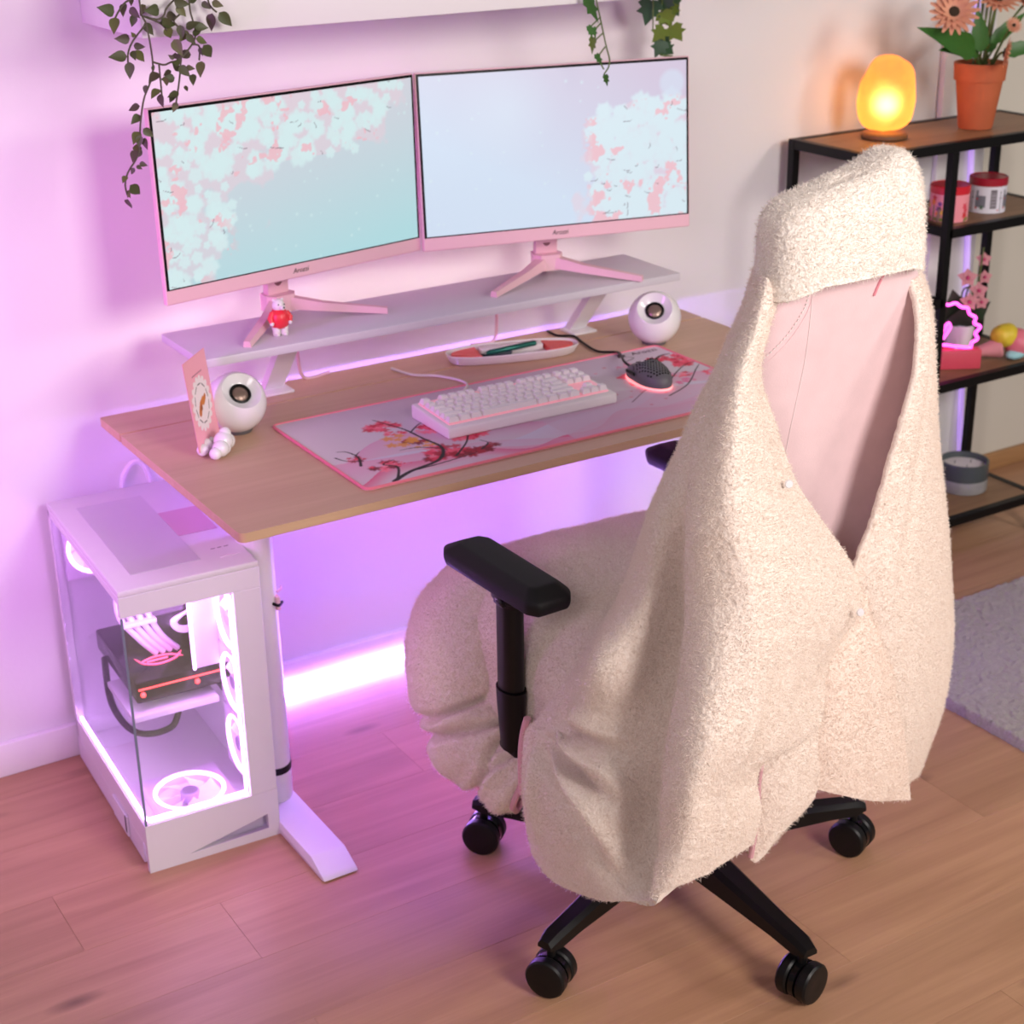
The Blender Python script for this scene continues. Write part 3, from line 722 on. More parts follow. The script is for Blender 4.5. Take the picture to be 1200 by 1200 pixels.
# ------------------------------------------------------------ bear figurine
fg = thing('figurine', 'small white animal figurine in a red sweater on the riser', 'figurine', (.309, .503, ZR), -.15)
MB().lathe([(0, .014), (.011, .0145), (.0165, .020), (.0185, .030), (.017, .041), (.0115, .049), (.0, .051)], 24).obj('sweater', mat('red_sweater_paint', (.80, .03, .05), .35), fg, 60)
M_fw = mat('white_figurine_paint', (.80, .74, .75), .4)
h_ = MB().sphere((0, 0, .056), .0118, 20, 12, (1, .95, 1.05)).sphere((.004, -.010, .054), .006, 14, 8, (1, 1.2, .8)).sphere((-.008, .003, .066), .003, 10, 6).sphere((.008, .003, .066), .003, 10, 6).obj('head', M_fw, fg, 60)
MB().sphere((.0055, -.0172, .0555), .0017, 10, 6).obj('nose', M_blackgl, h_); 
for s_ in (-1, 1):
    MB().sphere((.003 + s_ * .0055, -.0105, .060), .0013, 8, 6).obj('eye', M_blackgl, h_)
    MB().lathe([(.006, 0), (.0075, .003), (.007, .009), (.0085, .017)], 14, T(s_ * .0075, -.002, 0)).sphere((s_ * .0075, -.008, .0035), .0045, 10, 6, (1, 1.3, .75)).obj('leg', M_fw, fg, 60)
    MB().tube([(s_ * .013, -.002, .044), (s_ * .019, -.006, .034), (s_ * .0175, -.010, .027)], [.005, .0052, .004], 10).obj('arm', mat('red_sweater_paint'), fg, 60)
    MB().sphere((s_ * .0172, -.0108, .0255), .0042, 10, 6).obj('paw', M_fw, fg, 60)

# ------------------------------------------------------------ gaming computer
PW, PD, PH = .250, .458, .559
pc = thing('desktop_computer', 'white glass sided gaming computer glowing violet beside the desk', 'computer', (-.129, .246, 0), -.0485)
M_pc = mat('white_case_steel', (.74, .72, .76), .4)
M_pcin = mat('white_case_interior', (.70, .66, .74), .5)
M_ledpc = mat('violet_case_led', (.9, .8, 1.), .3, emit=(.82, .42, 1.0), es=14)
M_ledring = mat('violet_fan_led', (.9, .8, 1.), .3, emit=(.86, .42, 1.0), es=6)
M_fan = mat('frosted_fan_plastic', (.74, .62, .80), .4)
HB, TT = .098, .050    # height of the closed base band, depth of the roof band
tp = MB().box(0, PW, 0, PD, PH - .012, PH, .003).box(.0, PW, .0, .010, PH - TT, PH - .0118, .001, 1).box(0, .008, .0102, PD, PH - .026, PH - .0118, .001, 1).obj('roof', M_pc, pc)
g = MB().box(.04, PW - .085, .055, PD - .06, PH + .0001, PH + .0012, .0004, 1).obj('roof_mesh_panel', mat('grey_white_mesh', (.69, .67, .72), .6, bump=.5, bscale=1500), tp)
MB().box(PW - .085, PW - .012, PD - .285, PD - .165, PH + .0001, PH + .0016, .0004, 1).obj('roof_plate', mat('satin_pink_plate', (.62, .38, .50), .3), tp)
MB().box(PW - .052, PW - .018, .045, .050, PH + .0001, PH + .0010, .0003, 1).obj('power_button', M_whitegl, tp)
for k in range(3): MB().box(PW - .055 + k * .012, PW - .047 + k * .012, .088, .0895, PH + .0001, PH + .0006).obj('port', M_grey, tp)
# base band with slanted triangular cut in front
V = [(0, 0, 0), (PW, 0, 0), (PW, 0, HB), (0, 0, HB)]
ba = MB().box(0, PW, .032, PD, .004, .052, .001, 1)
RX = rotm('X', PI / 2)
for pl in ([(0, 0), (PW, 0), (PW, .020), (PW - .022, .020), (.075, .016)], [(PW - .022, .020), (PW, .020), (PW, HB), (PW - .022, HB)], [(0, 0), (.075, .016), (PW - .022, .050), (PW - .022, HB), (0, HB)]):
    ba.prism(pl, -.012, 0, RX)
ba.box(0, .004, .0122, PD, .052, HB, 0).box(PW - .004, PW, .0122, PD, .052, PH - .0125, 0)
base = ba.obj('base', M_pc, pc, 20)
MB().box(.030, PW - .006, .0185, .0225, .003, .075).obj('intake_recess', mat('lilac_plastic', (.55, .47, .62), .5), base)
MB().box(-.0045, -.0002, .115, .205, .012, .055, .001, 1).obj('side_tab', M_pc, base)
MB().box(-.0052, -.0002, .118, .1245, .020, .0545).obj('tab_slot', M_black, base)
for x_ in (.03, PW - .03):
    for y_ in (.04, PD - .04): MB().lathe([(.014, 0), (.015, .004)], 16, T(x_, y_, 0)).obj('foot', M_black, pc)
MB().box(PW - .050, PW, 0, .012, HB + .0002, PH - TT - .0002, .001, 1).obj('front_pillar', M_pc, pc)
MB().box(0, .016, PD - .014, PD, .0525, PH - .0125, .001, 1).obj('rear_pillar', M_pc, pc)
bk = MB().box(.0162, PW - .0042, PD - .006, PD, .0525, PH - .0125).obj('rear_panel', M_pcin, pc)
MB().box(PW - .010, PW - .0045, .08, PD - .0065, .0525, PH - .0125).obj('board_tray', M_pcin, pc)
fg_ = MB().box(.0005, PW - .0502, .001, .0045, HB + .0004, PH - TT - .0003).obj('front_glass', M_glass, pc)
sg = MB().box(.0005, .0040, .0048, PD - .0145, HB + .0004, PH - .0265).obj('side_glass', M_glass, pc)
MB().box(.0002, .0046, .0002, .0009, HB + .0004, PH - TT - .0003).obj('glass_edge', mat('green_grey_glass_edge', (.16, .19, .24), .2), pc)
# led lines inside
for nm, bx in (('led_line', (.006, .011, .018, PD - .02, HB - .001, HB + .005)), ('led_line', (.0115, PW - .052, .013, .018, HB - .001, HB + .005)), ('led_line', (PW - .056, PW - .0515, .013, .017, HB + .0055, PH - TT - .01))):
    MB().box(*bx).obj(nm, M_ledpc, pc)
# fans
def fan(M, R, parent, frame_=True):
    f = MB(); th = .025; a = R + .004
    n = 32; V = []; F = []
    for z in (0, th):
        for i in range(n):
            t = 2 * PI * i / n; V.append((R * math.cos(t), R * math.sin(t), z))
        for i in range(n):
            t = 2 * PI * i / n; k = a / max(abs(math.cos(t)), abs(math.sin(t))); V.append((k * math.cos(t), k * math.sin(t), z))
    for i in range(n):
        j = (i + 1) % n
        F += [(2 * n + i, 2 * n + j, 3 * n + j, 3 * n + i), (i, n + i, n + j, j), (i, j, 2 * n + j, 2 * n + i), (n + i, 3 * n + i, 3 * n + j, n + j)]
    fr = f.add([M @ Vector(v) for v in V], F).obj('fan', M_fan, parent, 30)
    rg_ = MB(); V = []; F = []
    MB().tube([M @ Vector((R * .93 * math.cos(2 * PI * i / 40), R * .93 * math.sin(2 * PI * i / 40), th - .002)) for i in range(40)], .0042, 6, True).obj('light_ring', M_ledring, fr)
    MB().lathe([(R * .26, .004), (R * .26, th - .002), (R * .22, th)], 20, M).obj('fan_hub', mat('lilac_metal_hub', (.45, .34, .55), .35, metal=.4), fr)
    bl = MB()
    for k in range(7):
        t0 = 2 * PI * k / 7; V = []
        for q in range(5):
            rr = R * (.26 + .62 * q / 4); tt = t0 + .25 * q / 4
            V += [M @ Vector((rr * math.cos(tt - .34), rr * math.sin(tt - .34), .006)), M @ Vector((rr * math.cos(tt + .30), rr * math.sin(tt + .30), .019))]
        bl.add(V, [(2 * q, 2 * q + 1, 2 * q + 3, 2 * q + 2) for q in range(4)])
    bl.obj('fan_blades', mat('glowing_fan_blade', (.75, .58, .85), .4, emit=(.78, .36, .95), es=.9), fr)
    return fr
for zz in (.155, .285, .415): fan(T(PW - .012, .095, zz) @ rotm('Y', -PI / 2), .058, pc)
fan(T(.118, .110, .0528), .068, pc)
fan(T(.075, PD - .0065, PH - .095) @ rotm('X', PI / 2), .056, pc)
# motherboard, graphics card, cables
MB().box(PW - .0165, PW - .0105, .165, PD - .03, .20, PH - .04).obj('motherboard', mat('black_circuit_board', (.02, .016, .03), .5), pc)
mbp = MB()
for y_, z_, a, h2 in ((.20, .46, .04, .05), (.27, .44, .05, .05), (.36, .40, .035, .10), (.20, .37, .03, .02), (.30, .27, .06, .02)): mbp.box(PW - .035, PW - .0166, y_, y_ + a, z_, z_ + h2, .002, 1)
mbp.obj('heat_sinks', M_grey, pc)
gp = MB().box(.050, PW - .018, .150, PD - .05, .258, .300, .004).obj('graphics_card', M_blackgl, pc)
MB().box(.055, PW - .03, .1485, .1499, .285, .288).obj('red_light_bar', mat('red_led', (.9, .1, .1), .4, emit=(1., .05, .03), es=4), gp)
for x_ in (.062, .165): MB().sphere((x_, .148, .276), .005, 12, 8).obj('red_indicator', mat('red_led'), gp)
M_rog = mat('pink_red_emblem_light', (.9, .1, .2), .4, emit=(1., .10, .22), es=2.2)
eye = MB().tube(spline([(.085, .22, .3012), (.11, .205, .3012), (.145, .212, .3012), (.165, .235, .3012)], 5), [.0008] + [.0022] * 13 + [.001, .0008], 6).tube(spline([(.085, .225, .3012), (.11, .235, .3012), (.14, .232, .3012), (.162, .214, .3012)], 5), [.001] + [.002] * 13 + [.001, .0008], 6).tube(spline([(.095, .222, .3012), (.118, .222, .3012), (.135, .222, .3012)], 5), .0022, 6).tube([(.085, .222, .3012), (.078, .245, .3012)], [.002, .0006], 6)
eye.obj('eye_emblem', M_rog, gp)
MB().box(.035, PW - .05, .138, .30, .228, .240, .002).obj('card_support', M_pc, pc)
wp = MB().box(.165, .215, .150, .175, .300, .495, .003).obj('side_radiator_cover', M_pcin, pc)
MB().box(.161, .1645, .148, .153, .300, .495).obj('led_line', M_ledpc, wp)
for k in range(4):
    x_ = .07 + k * .014
    MB().tube(spline([(PW - .03, .33 + k * .012, .50), (.15 + k * .006, .30, .515 - k * .006), (x_ + .01, .27, .47), (x_ - .012 + k * .004, .25, .40), (x_ + .018, .24, .345), (x_ + .05, .245, .303)], 6), .0058, 8).obj('power_cable', mat('white_sleeved_cable', (.80, .70, .84), .6), pc)
MB().box(.060, .125, .232, .246, .372, .380, .001, 1).obj('cable_comb', M_whitegl, pc)
for k in range(3): MB().tube(spline([(PW - .02, .20 + k * .006, .40), (.185, .19 + k * .006, .405 - k * .004), (.150 - k * .004, .195, .385), (.165, .20, .365 - k * .004), (PW - .02, .21, .362)], 6), .0035, 8).obj('power_cable', mat('white_sleeved_cable'), pc)
MB().tube(spline([(.05, .36, .26), (.035, .28, .20), (.06, .22, .162), (.12, .20, .165), (.155, .22, .20), (PW - .02, .25, .235)], 7), .0065, 8).obj('black_tube', M_black, pc)
MB().box(.150, PW - .012, .22, .28, .235, .255, .002, 1).obj('connector_block', M_pcin, pc)
l = bpy.data.lights.new('case_glow', 'POINT'); l.energy = 2.6; l.color = (.80, .34, 1.0); l.shadow_soft_size = .05
lo = bpy.data.objects.new('case_glow', l); COL.objects.link(lo); lo.parent = pc; lo.location = (.10, .12, .46)
cb = MB().tube(spline([(.045, .722, .50), (.05, .718, .57), (.075, .712, .60), (.10, .718, .57), (.105, .722, .48)], 6), .004, 8).obj('cable', M_white2); props(cb, 'white cable rising behind the computer under the desk', 'cable')

# ------------------------------------------------------------ office chair
CX, CY = .631, -.289
chr_ = thing('office_chair', 'pink gaming chair with black armrests and wheeled base', 'chair', (CX, CY, 0))
MB().lathe([(.055, .065), (.06, .08), (.058, .115), (.042, .135), (.030, .14)], 28).obj('base_hub', M_blackm, chr_)
MB().lathe([(.029, .14), (.029, .26), (.018, .262), (.018, .40)], 20).obj('gas_lift', M_blackm, chr_)
leg_me = None
for k in range(5):
    an = math.radians(-160 + 72 * k - (3 if k == 1 else 0))
    if leg_me is None:
        g = MB(); V = []
        for r, hw_, z0, z1 in ((.035, .028, .078, .132), (.15, .024, .082, .126), (.29, .0185, .085, .114), (.345, .0175, .084, .110), (.368, .013, .088, .102)):
            V += [(r, -hw_, z0), (r, hw_, z0), (r, hw_, z1 - .008), (r, hw_ * .62, z1), (r, -hw_ * .62, z1), (r, -hw_, z1 - .008)]
        g.add(V, [tuple(range(5, -1, -1)), tuple(24 + i for i in range(6))] + [(j * 6 + i, j * 6 + (i + 1) % 6, j * 6 + 6 + (i + 1) % 6, j * 6 + 6 + i) for j in range(4) for i in range(6)])
        leg_me = g.mesh('base_leg', 25)
    lg = mobj('base_leg', leg_me, M_blackm, chr_, rot=(0, 0, an))
    # caster
    st = MB().lathe([(.0075, .055), (.0075, .086)], 14).mesh('caster_stem') if k == 0 else st_me
    st_me = st
    ca = math.radians([32, -76, 22, 0, 40][k])
    cs = mobj('caster', st, M_blackm, chr_, (.350 * math.cos(an), .350 * math.sin(an), 0), (0, 0, ca))
    if k == 0:
        wm = MB().lathe([(.010, -.012), (.025, -.012), (.0318, -.010), (.0345, -.0065), (.0345, .0065), (.0318, .010), (.025, .0113), (.010, .010)], 32, rotm('Y', PI / 2)).mesh('wheel')
        hm = MB().lathe([(.016, -.004), (.0165, .004)], 24, rotm('Y', PI / 2)).mesh('wheel_hub')
        hd = MB().lathe([(.020, -.0055), (.0325, -.005), (.0325, .005), (.020, .0055)], 32, rotm('Y', PI / 2)).mesh('caster_body')
    for s_ in (-1, 1): mobj('wheel', wm, M_black, cs, (s_ * .0185, 0, .0345))
    mobj('caster_body', hd, M_blackgl, cs, (0, 0, .0345))
def sellip(cx, cy, cz, a, b_, c_, ex, ez, nu=180, nv=100, fn=None):
    th = np.linspace(0, 2 * PI, nu, endpoint=False); ph = np.linspace(-PI / 2, PI / 2, nv)
    TH, PHI = np.meshgrid(th, ph); sg = lambda v, e: np.sign(v) * np.abs(v) ** e
    x = a * sg(np.cos(PHI), ez) * sg(np.cos(TH), ex); y = b_ * sg(np.cos(PHI), ez) * sg(np.sin(TH), ex); z = c_ * sg(np.sin(PHI), ez)
    P = np.stack([cx + x, cy + y, cz + z], -1)
    return P
P = sellip(.005, .04, .445, .255, .255, .065, .45, .5, 64, 24)
mobj('seat', gridmesh('seat', P, True), M_pinkfab2, chr_)
MB().box(-.12, .12, -.12, .12, .375, .40, .005).obj('seat_plate', M_blackm, chr_)
# backrest: rounded slab, narrower at the top, reclining
def back_y(z): return -.520 - .058 * (z - .5) / .7
rowsB = []
for z, hw_ in ((.50, .17), (.60, .200), (.75, .205), (.90, .186), (1.0, .174), (1.10, .156), (1.18, .106), (1.235, .100), (1.25, .09), (1.254, .04)):
    ring = []
    for i in range(48):
        t = 2 * PI * i / 48; cx_, sy_ = math.cos(t), math.sin(t)
        th_ = .034 if z < 1.23 else (.028 if z < 1.252 else .012)
        x = hw_ * math.copysign(abs(cx_) ** .35, cx_); y = th_ * math.copysign(abs(sy_) ** .55, sy_)
        bow = -.022 * (1 - (x / .22) ** 2)
        ring.append((x + .690 - CX, back_y(z) + .032 + y + bow * .8 - CY, z))
    rowsB.append(ring)
C_ = np.array(rowsB); Gb = cr1(C_, np.linspace(0, 1, 70))
bk = mobj('backrest', gridmesh('backrest', Gb, True), M_pinkfab, chr_); bk['label'] = 'pink fabric backrest seen from behind'
def on_back(x, z, d=.002):
    zz = np.interp(z, C_[:, 0, 2], np.arange(len(C_))); 
    hw_ = np.interp(z, [r[0][2] for r in rowsB], [.17, .200, .205, .186, .174, .156, .106, .100, .09, .04])
    xr = (x - .690) / hw_; bow = -.022 * (1 - ((x - .690) / .22) ** 2)
    yy_ = (1 - min(abs(xr), .999) ** (2 / .35)) ** (.55 / 2) * .034
    return (x - CX, back_y(z) + .032 - yy_ + bow * .8 - CY - d, z)
def seam(pts, r, m, name, dash=False):
    Pz = spline([(*p, 0) for p in pts], 10)
    if not dash: return MB().tube([on_back(p[0], p[1], .0005) for p in Pz], r, 6).obj(name, m, bk)
    g = MB(); dn = spline([(*p, 0) for p in pts], 14)
    for i in range(0, len(dn) - 1, 2): g.tube([on_back(*dn[i][:2], .0012), on_back(*dn[i + 1][:2], .0012)], r, 6)
    o = g.obj(name, m, bk); return o
seam([(.522, 1.040), (.548, 1.060), (.578, 1.090), (.600, 1.125), (.605, 1.16)], .0011, M_stitch, 'white_stitching', True)
seam([(.524, 1.032), (.551, 1.052), (.583, 1.083), (.606, 1.120), (.611, 1.16)], .0004, M_pinkfab2, 'seam')
seam([(.609, 1.16), (.610, 1.05), (.594, .90), (.585, .70), (.58, .55)], .0004, M_stitch, 'seam')
seam([(.736, 1.15), (.728, 1.135), (.722, 1.12)], .0022, mat('dark_pink_strap', (.70, .25, .30), .7), 'pull_loop')
# armrests
def armrest(px, py, pz, yaw, post, label):
    a = MB(); Mp = T(px - CX, py - CY, pz) @ rotm('Z', yaw); V = []
    out = [(-.040, -.118), (-.028, -.138), (.028, -.138), (.042, -.118), (.046, .095), (.030, .128), (-.028, .132), (-.042, .110)]
    inn = [(-.024, -.104), (-.018, -.112), (.018, -.112), (.026, -.104), (.028, .086), (.018, .100), (-.018, .102), (-.025, .092)]
    bot = [(x * .93, y * .96) for x, y in out]
    for pl, z in ((bot, -.022), (out, -.012), (out, .002), (inn, .018)): V += [Mp @ Vector((x, y, z)) for x, y in pl]
    F = [tuple(range(7, -1, -1)), tuple(24 + i for i in range(8))] + [(j * 8 + i, j * 8 + (i + 1) % 8, j * 8 + 8 + (i + 1) % 8, j * 8 + 8 + i) for j in range(3) for i in range(8)]
    me = a.add(V, F).mesh('armrest_pad', 0); bm = bmesh.new(); bm.from_mesh(me); bmesh.ops.bevel(bm, geom=bm.edges[:], offset=.0045, segments=3, affect='EDGES', profile=.5); bm.to_mesh(me); bm.free()
    me.polygons.foreach_set('use_smooth', [True] * len(me.polygons)); me.set_sharp_from_angle(angle=.9)
    o = mobj('armrest_pad', me, M_blacks, chr_); o['label'] = label
    qx, qy = post
    p_ = MB().lathe([(.0215, .47), (.022, .472), (.022, pz - .05), (.030, pz - .040), (.030, pz - .0225)], 24, T(qx - CX, qy - CY, 0), .85, 1.25).obj('armrest_post', M_black, chr_)
    MB().box(qx - CX - .026, qx - CX - .016, qy - CY - .020, qy - CY + .008, pz - .046, pz - .034, .003).obj('height_button', M_blackgl, p_)
    MB().lathe([(.019, .36), (.024, .44), (.025, .469)], 24, T(qx - CX, qy - CY, 0), .85, 1.25).obj('post_sleeve', M_blackm, p_)
    MB().box(min(qx, .631) - CX - .01, max(qx, .631) - CX + .01, qy - CY - .025, qy - CY + .025, .352, .366, .004).obj('armrest_bracket', M_blackm, chr_)
armrest(.331, -.238, .668, .03, (.332, -.252), 'black angular left armrest pad')
armrest(.900, -.005, .640, .03, (.905, -.05), 'black angular right armrest pad')

# ------------------------------------------------------------ hooded blanket draped over the chair
bl = thing('hooded_blanket', 'cream sherpa hooded blanket draped over the gaming chair', 'blanket', (.64, -.45, .2))
L_ctrl = [
 [(0.584,-0.56,1.148), (0.547,-0.585,1.163), (0.535,-0.58,1.172), (0.547,-0.55,1.169), (0.566,-0.52,1.165), (0.606,-0.48,1.157), (0.66,-0.43,1.145), (0.719,-0.38,1.133)],
 [(0.552,-0.585,1.127), (0.523,-0.602,1.134), (0.51,-0.598,1.137), (0.519,-0.57,1.133), (0.534,-0.54,1.127), (0.59,-0.48,1.112), (0.646,-0.43,1.101), (0.708,-0.38,1.09)],
 [(0.538,-0.59,1.1), (0.504,-0.612,1.109), (0.49,-0.61,1.111), (0.498,-0.582,1.105), (0.517,-0.545,1.096), (0.57,-0.48,1.08), (0.634,-0.43,1.068), (0.698,-0.38,1.059)],
 [(0.506,-0.615,1.051), (0.461,-0.648,1.062), (0.434,-0.655,1.069), (0.44,-0.62,1.062), (0.47,-0.56,1.046), (0.543,-0.48,1.023), (0.625,-0.41,1.005), (0.702,-0.36,0.994)],
 [(0.527,-0.622,0.983), (0.468,-0.66,0.995), (0.415,-0.68,1.006), (0.403,-0.645,0.997), (0.428,-0.57,0.979), (0.508,-0.47,0.954), (0.591,-0.4,0.938), (0.672,-0.34,0.926)],
 [(0.582,-0.622,0.872), (0.497,-0.672,0.89), (0.415,-0.7,0.906), (0.381,-0.668,0.897), (0.394,-0.592,0.869), (0.402,-0.53,0.853), (0.485,-0.43,0.836), (0.585,-0.34,0.819)],
 [(0.694,-0.625,0.72), (0.568,-0.682,0.76), (0.445,-0.718,0.794), (0.386,-0.688,0.791), (0.386,-0.594,0.754), (0.368,-0.54,0.746), (0.434,-0.44,0.737), (0.516,-0.36,0.729)],
 [(0.696,-0.64,0.663), (0.564,-0.692,0.695), (0.437,-0.728,0.731), (0.37,-0.704,0.734), (0.379,-0.598,0.688), (0.34,-0.535,0.692), (0.398,-0.45,0.682), (0.474,-0.37,0.672)],
 [(0.653,-0.645,0.627), (0.538,-0.698,0.648), (0.418,-0.735,0.679), (0.351,-0.716,0.681), (0.367,-0.6,0.626), (0.302,-0.53,0.638), (0.356,-0.455,0.626), (0.42,-0.38,0.611)],
 [(0.626,-0.648,0.583), (0.516,-0.702,0.603), (0.408,-0.738,0.63), (0.336,-0.724,0.636), (0.355,-0.602,0.576), (0.301,-0.505,0.554), (0.315,-0.44,0.497), (0.335,-0.334,0.46)],
 [(0.593,-0.672,0.512), (0.496,-0.708,0.536), (0.388,-0.74,0.583), (0.323,-0.73,0.592), (0.343,-0.608,0.526), (0.298,-0.518,0.492), (0.305,-0.418,0.454), (0.322,-0.312,0.429)],
 [(0.475,-0.69,0.501), (0.421,-0.712,0.507), (0.364,-0.73,0.523), (0.313,-0.728,0.533), (0.331,-0.618,0.465), (0.275,-0.552,0.45), (0.282,-0.424,0.404), (0.308,-0.32,0.375)],
 [(0.479,-0.69,0.423), (0.43,-0.706,0.431), (0.371,-0.722,0.444), (0.314,-0.72,0.448), (0.32,-0.63,0.387), (0.272,-0.557,0.373), (0.278,-0.422,0.329), (0.308,-0.323,0.29)],
 [(0.472,-0.684,0.369), (0.416,-0.7,0.373), (0.355,-0.712,0.375), (0.303,-0.708,0.371), (0.284,-0.662,0.333), (0.278,-0.559,0.276), (0.282,-0.439,0.237), (0.308,-0.347,0.22)],
]
def foldL(u_, v_):
    g = lambda x, m, s: np.exp(-((x - m) / s) ** 2)
    uc = .575 - .03 * v_
    d = -.078 * np.where(u_ < uc, g(u_, uc, .022), g(u_, uc, .05)) * np.clip((v_ - .18) * 3, 0, 1) * np.clip((1.06 - v_) * 6, .25, 1)
    d += .010 * g(u_, .66, .05) * np.clip((v_ - .35) * 3, 0, 1)
    d += .012 * g(u_, .50, .05) * np.clip((v_ - .2) * 3, 0, 1)
    d += .006 * g(u_, .30 + .05 * np.sin(v_ * 5), .035) * np.clip((v_ - .3) * 3, 0, 1) - .005 * g(u_, .22, .03) * np.clip((v_ - .35) * 3, 0, 1)
    def seg(u0, v0, u1, v1, A, w1=.016, w2=.03):
        L2 = (u1 - u0) ** 2 + (v1 - v0) ** 2; t = np.clip(((u_ - u0) * (u1 - u0) + (v_ - v0) * (v1 - v0)) / L2, 0, 1)
        n0, n1 = -(v1 - v0) / L2 ** .5, (u1 - u0) / L2 ** .5
        bx, by = u_ - u0 - t * (u1 - u0), v_ - v0 - t * (v1 - v0); ds = np.hypot(bx, by); sg = bx * n0 + by * n1
        tp = np.clip(np.sin(PI * np.clip(t * .9 + .08, 0, 1)), 0, 1)
        return A * tp * (-g(ds, 0, w1) + .6 * g(sg, w2, w2 * .7) * g(ds, w2, w2))
    d += seg(.90, .745, .64, .86, .030, .018) + seg(.90, .79, .68, .93, .030, .018) + seg(.95, .79, .90, .97, .024, .013) + seg(.90, .69, .62, .77, .020) + seg(.80, .88, .60, .985, .012)
    return d * np.clip((1.02 - v_) * 14, .3, 1)
cloth('left_panel', L_ctrl, 380, 460, M_fleece, bl, 1., .0018, foldL, .010, .0007, seed=1)
F_ctrl = [
 [(0.529,-0.645,0.553), (0.55,-0.652,0.55), (0.582,-0.652,0.545), (0.627,-0.64,0.534)],
 [(0.503,-0.655,0.492), (0.528,-0.664,0.487), (0.565,-0.666,0.478), (0.617,-0.655,0.461)],
 [(0.501,-0.655,0.392), (0.523,-0.66,0.387), (0.555,-0.664,0.388), (0.612,-0.655,0.382)],
 [(0.498,-0.648,0.313), (0.508,-0.65,0.303), (0.523,-0.652,0.312), (0.549,-0.65,0.337)]]
cloth('lower_flap', F_ctrl, 70, 110, M_fleece, bl, -1., .0015, None, .009, .0004, seed=4)
P_ctrl = [
 [(0.668,-0.622,0.696), (0.687,-0.634,0.693), (0.706,-0.636,0.685), (0.738,-0.628,0.66)],
 [(0.616,-0.622,0.624), (0.657,-0.65,0.614), (0.702,-0.654,0.599), (0.761,-0.636,0.574)],
 [(0.595,-0.625,0.547), (0.638,-0.66,0.536), (0.709,-0.662,0.51), (0.788,-0.64,0.479)],
 [(0.584,-0.63,0.474), (0.632,-0.664,0.46), (0.72,-0.664,0.431), (0.812,-0.64,0.401)],
 [(0.584,-0.635,0.406), (0.641,-0.662,0.383), (0.728,-0.66,0.339), (0.837,-0.638,0.288)]]
cloth('button_panel', P_ctrl, 130, 200, fleece('cream_sherpa_fleece_peach', (.95, .815, .72)), bl, -1., .003, None, .010, .0005, seed=6)
R_ctrl = [
 [(0.799,-0.58,1.138), (0.814,-0.578,1.135), (0.83,-0.57,1.134), (0.847,-0.555,1.133), (0.859,-0.54,1.133)],
 [(0.788,-0.618,1.084), (0.812,-0.61,1.079), (0.841,-0.588,1.071), (0.874,-0.555,1.063), (0.894,-0.53,1.062)],
 [(0.768,-0.637,1.008), (0.801,-0.628,1), (0.855,-0.59,0.982), (0.904,-0.54,0.968), (0.938,-0.5,0.961)],
 [(0.739,-0.638,0.913), (0.79,-0.63,0.897), (0.905,-0.56,0.857), (1.003,-0.46,0.824), (1.075,-0.38,0.808)],
 [(0.715,-0.632,0.805), (0.781,-0.632,0.794), (0.93,-0.56,0.743), (1.05,-0.44,0.7), (1.132,-0.35,0.679)],
 [(0.687,-0.626,0.716), (0.761,-0.642,0.696), (0.965,-0.55,0.619), (1.096,-0.42,0.573), (1.187,-0.32,0.542)],
 [(0.69,-0.615,0.606), (0.781,-0.64,0.581), (0.999,-0.54,0.482), (1.139,-0.4,0.432), (1.228,-0.3,0.405)],
 [(0.71,-0.605,0.48), (0.806,-0.628,0.453), (0.989,-0.545,0.367), (1.123,-0.41,0.309), (1.216,-0.31,0.271)],
 [(0.723,-0.6,0.382), (0.805,-0.62,0.36), (0.936,-0.56,0.29), (1.076,-0.44,0.22), (1.182,-0.33,0.164)],
 [(0.732,-0.595,0.338), (0.805,-0.615,0.315), (0.917,-0.565,0.26), (1.055,-0.45,0.185), (1.163,-0.34,0.127)]]
def foldR(u_, v_): return -.008 * np.exp(-((u_ - .30 + .05 * v_) / .03) ** 2) * np.clip(v_ * 4, 0, 1) * np.clip((1.1 - v_), 0, 1)
cloth('right_panel', R_ctrl, 150, 300, M_fleece, bl, -1., .0015, foldR, .009, .0004, seed=8)
# hood
rows_h = []
HC = (.672, -.574)
def hood_top(x): return 1.268 + (x - .55) * .19 + .012 * math.exp(-((x - .745) / .03) ** 2) - .9 * max(x - .775, 0)
for t, a_, b_, cx_, cy_ in ((0, .130, .050, 0, 0), (.12, .133, .053, 0, 0), (.35, .132, .053, 0, .002), (.6, .129, .051, 0, .003), (.78, .123, .047, .001, .004), (.89, .113, .040, .004, .005), (.96, .092, .030, .010, .005), (.99, .066, .020, .016, .005), (1., .036, .010, .024, .005), (1., .004, .002, .028, .005)):
    ring = []
    for i in range(72):
        an = 2 * PI * i / 72; c_, s_ = math.cos(an), math.sin(an)
        x = a_ * math.copysign(abs(c_) ** .55, c_); y = b_ * math.copysign(abs(s_) ** .62, s_)
        X_ = HC[0] + cx_ + x
        z0 = 1.158 - .016 * max(.60 - X_, 0) / .05 - .010 * max(X_ - .76, 0) / .04
        ring.append((X_, HC[1] + cy_ + y, z0 + (hood_top(X_) - z0) * t))
    rows_h.append(ring)
Hc = np.array(rows_h); Hg = cr1(Hc, np.linspace(0, 1, 170))
Hx = np.concatenate([Hg[:, -3:], Hg, Hg[:, :3]], 1); Hx = np.swapaxes(cr1(np.swapaxes(Hx, 0, 1).copy(), np.linspace(3 / 77, 75 / 77, 577)), 0, 1)[:, :-1]
th_ = np.linspace(0, 2 * PI, 576, endpoint=False)[None, :]; tv = np.linspace(0, 1, 170)[:, None]
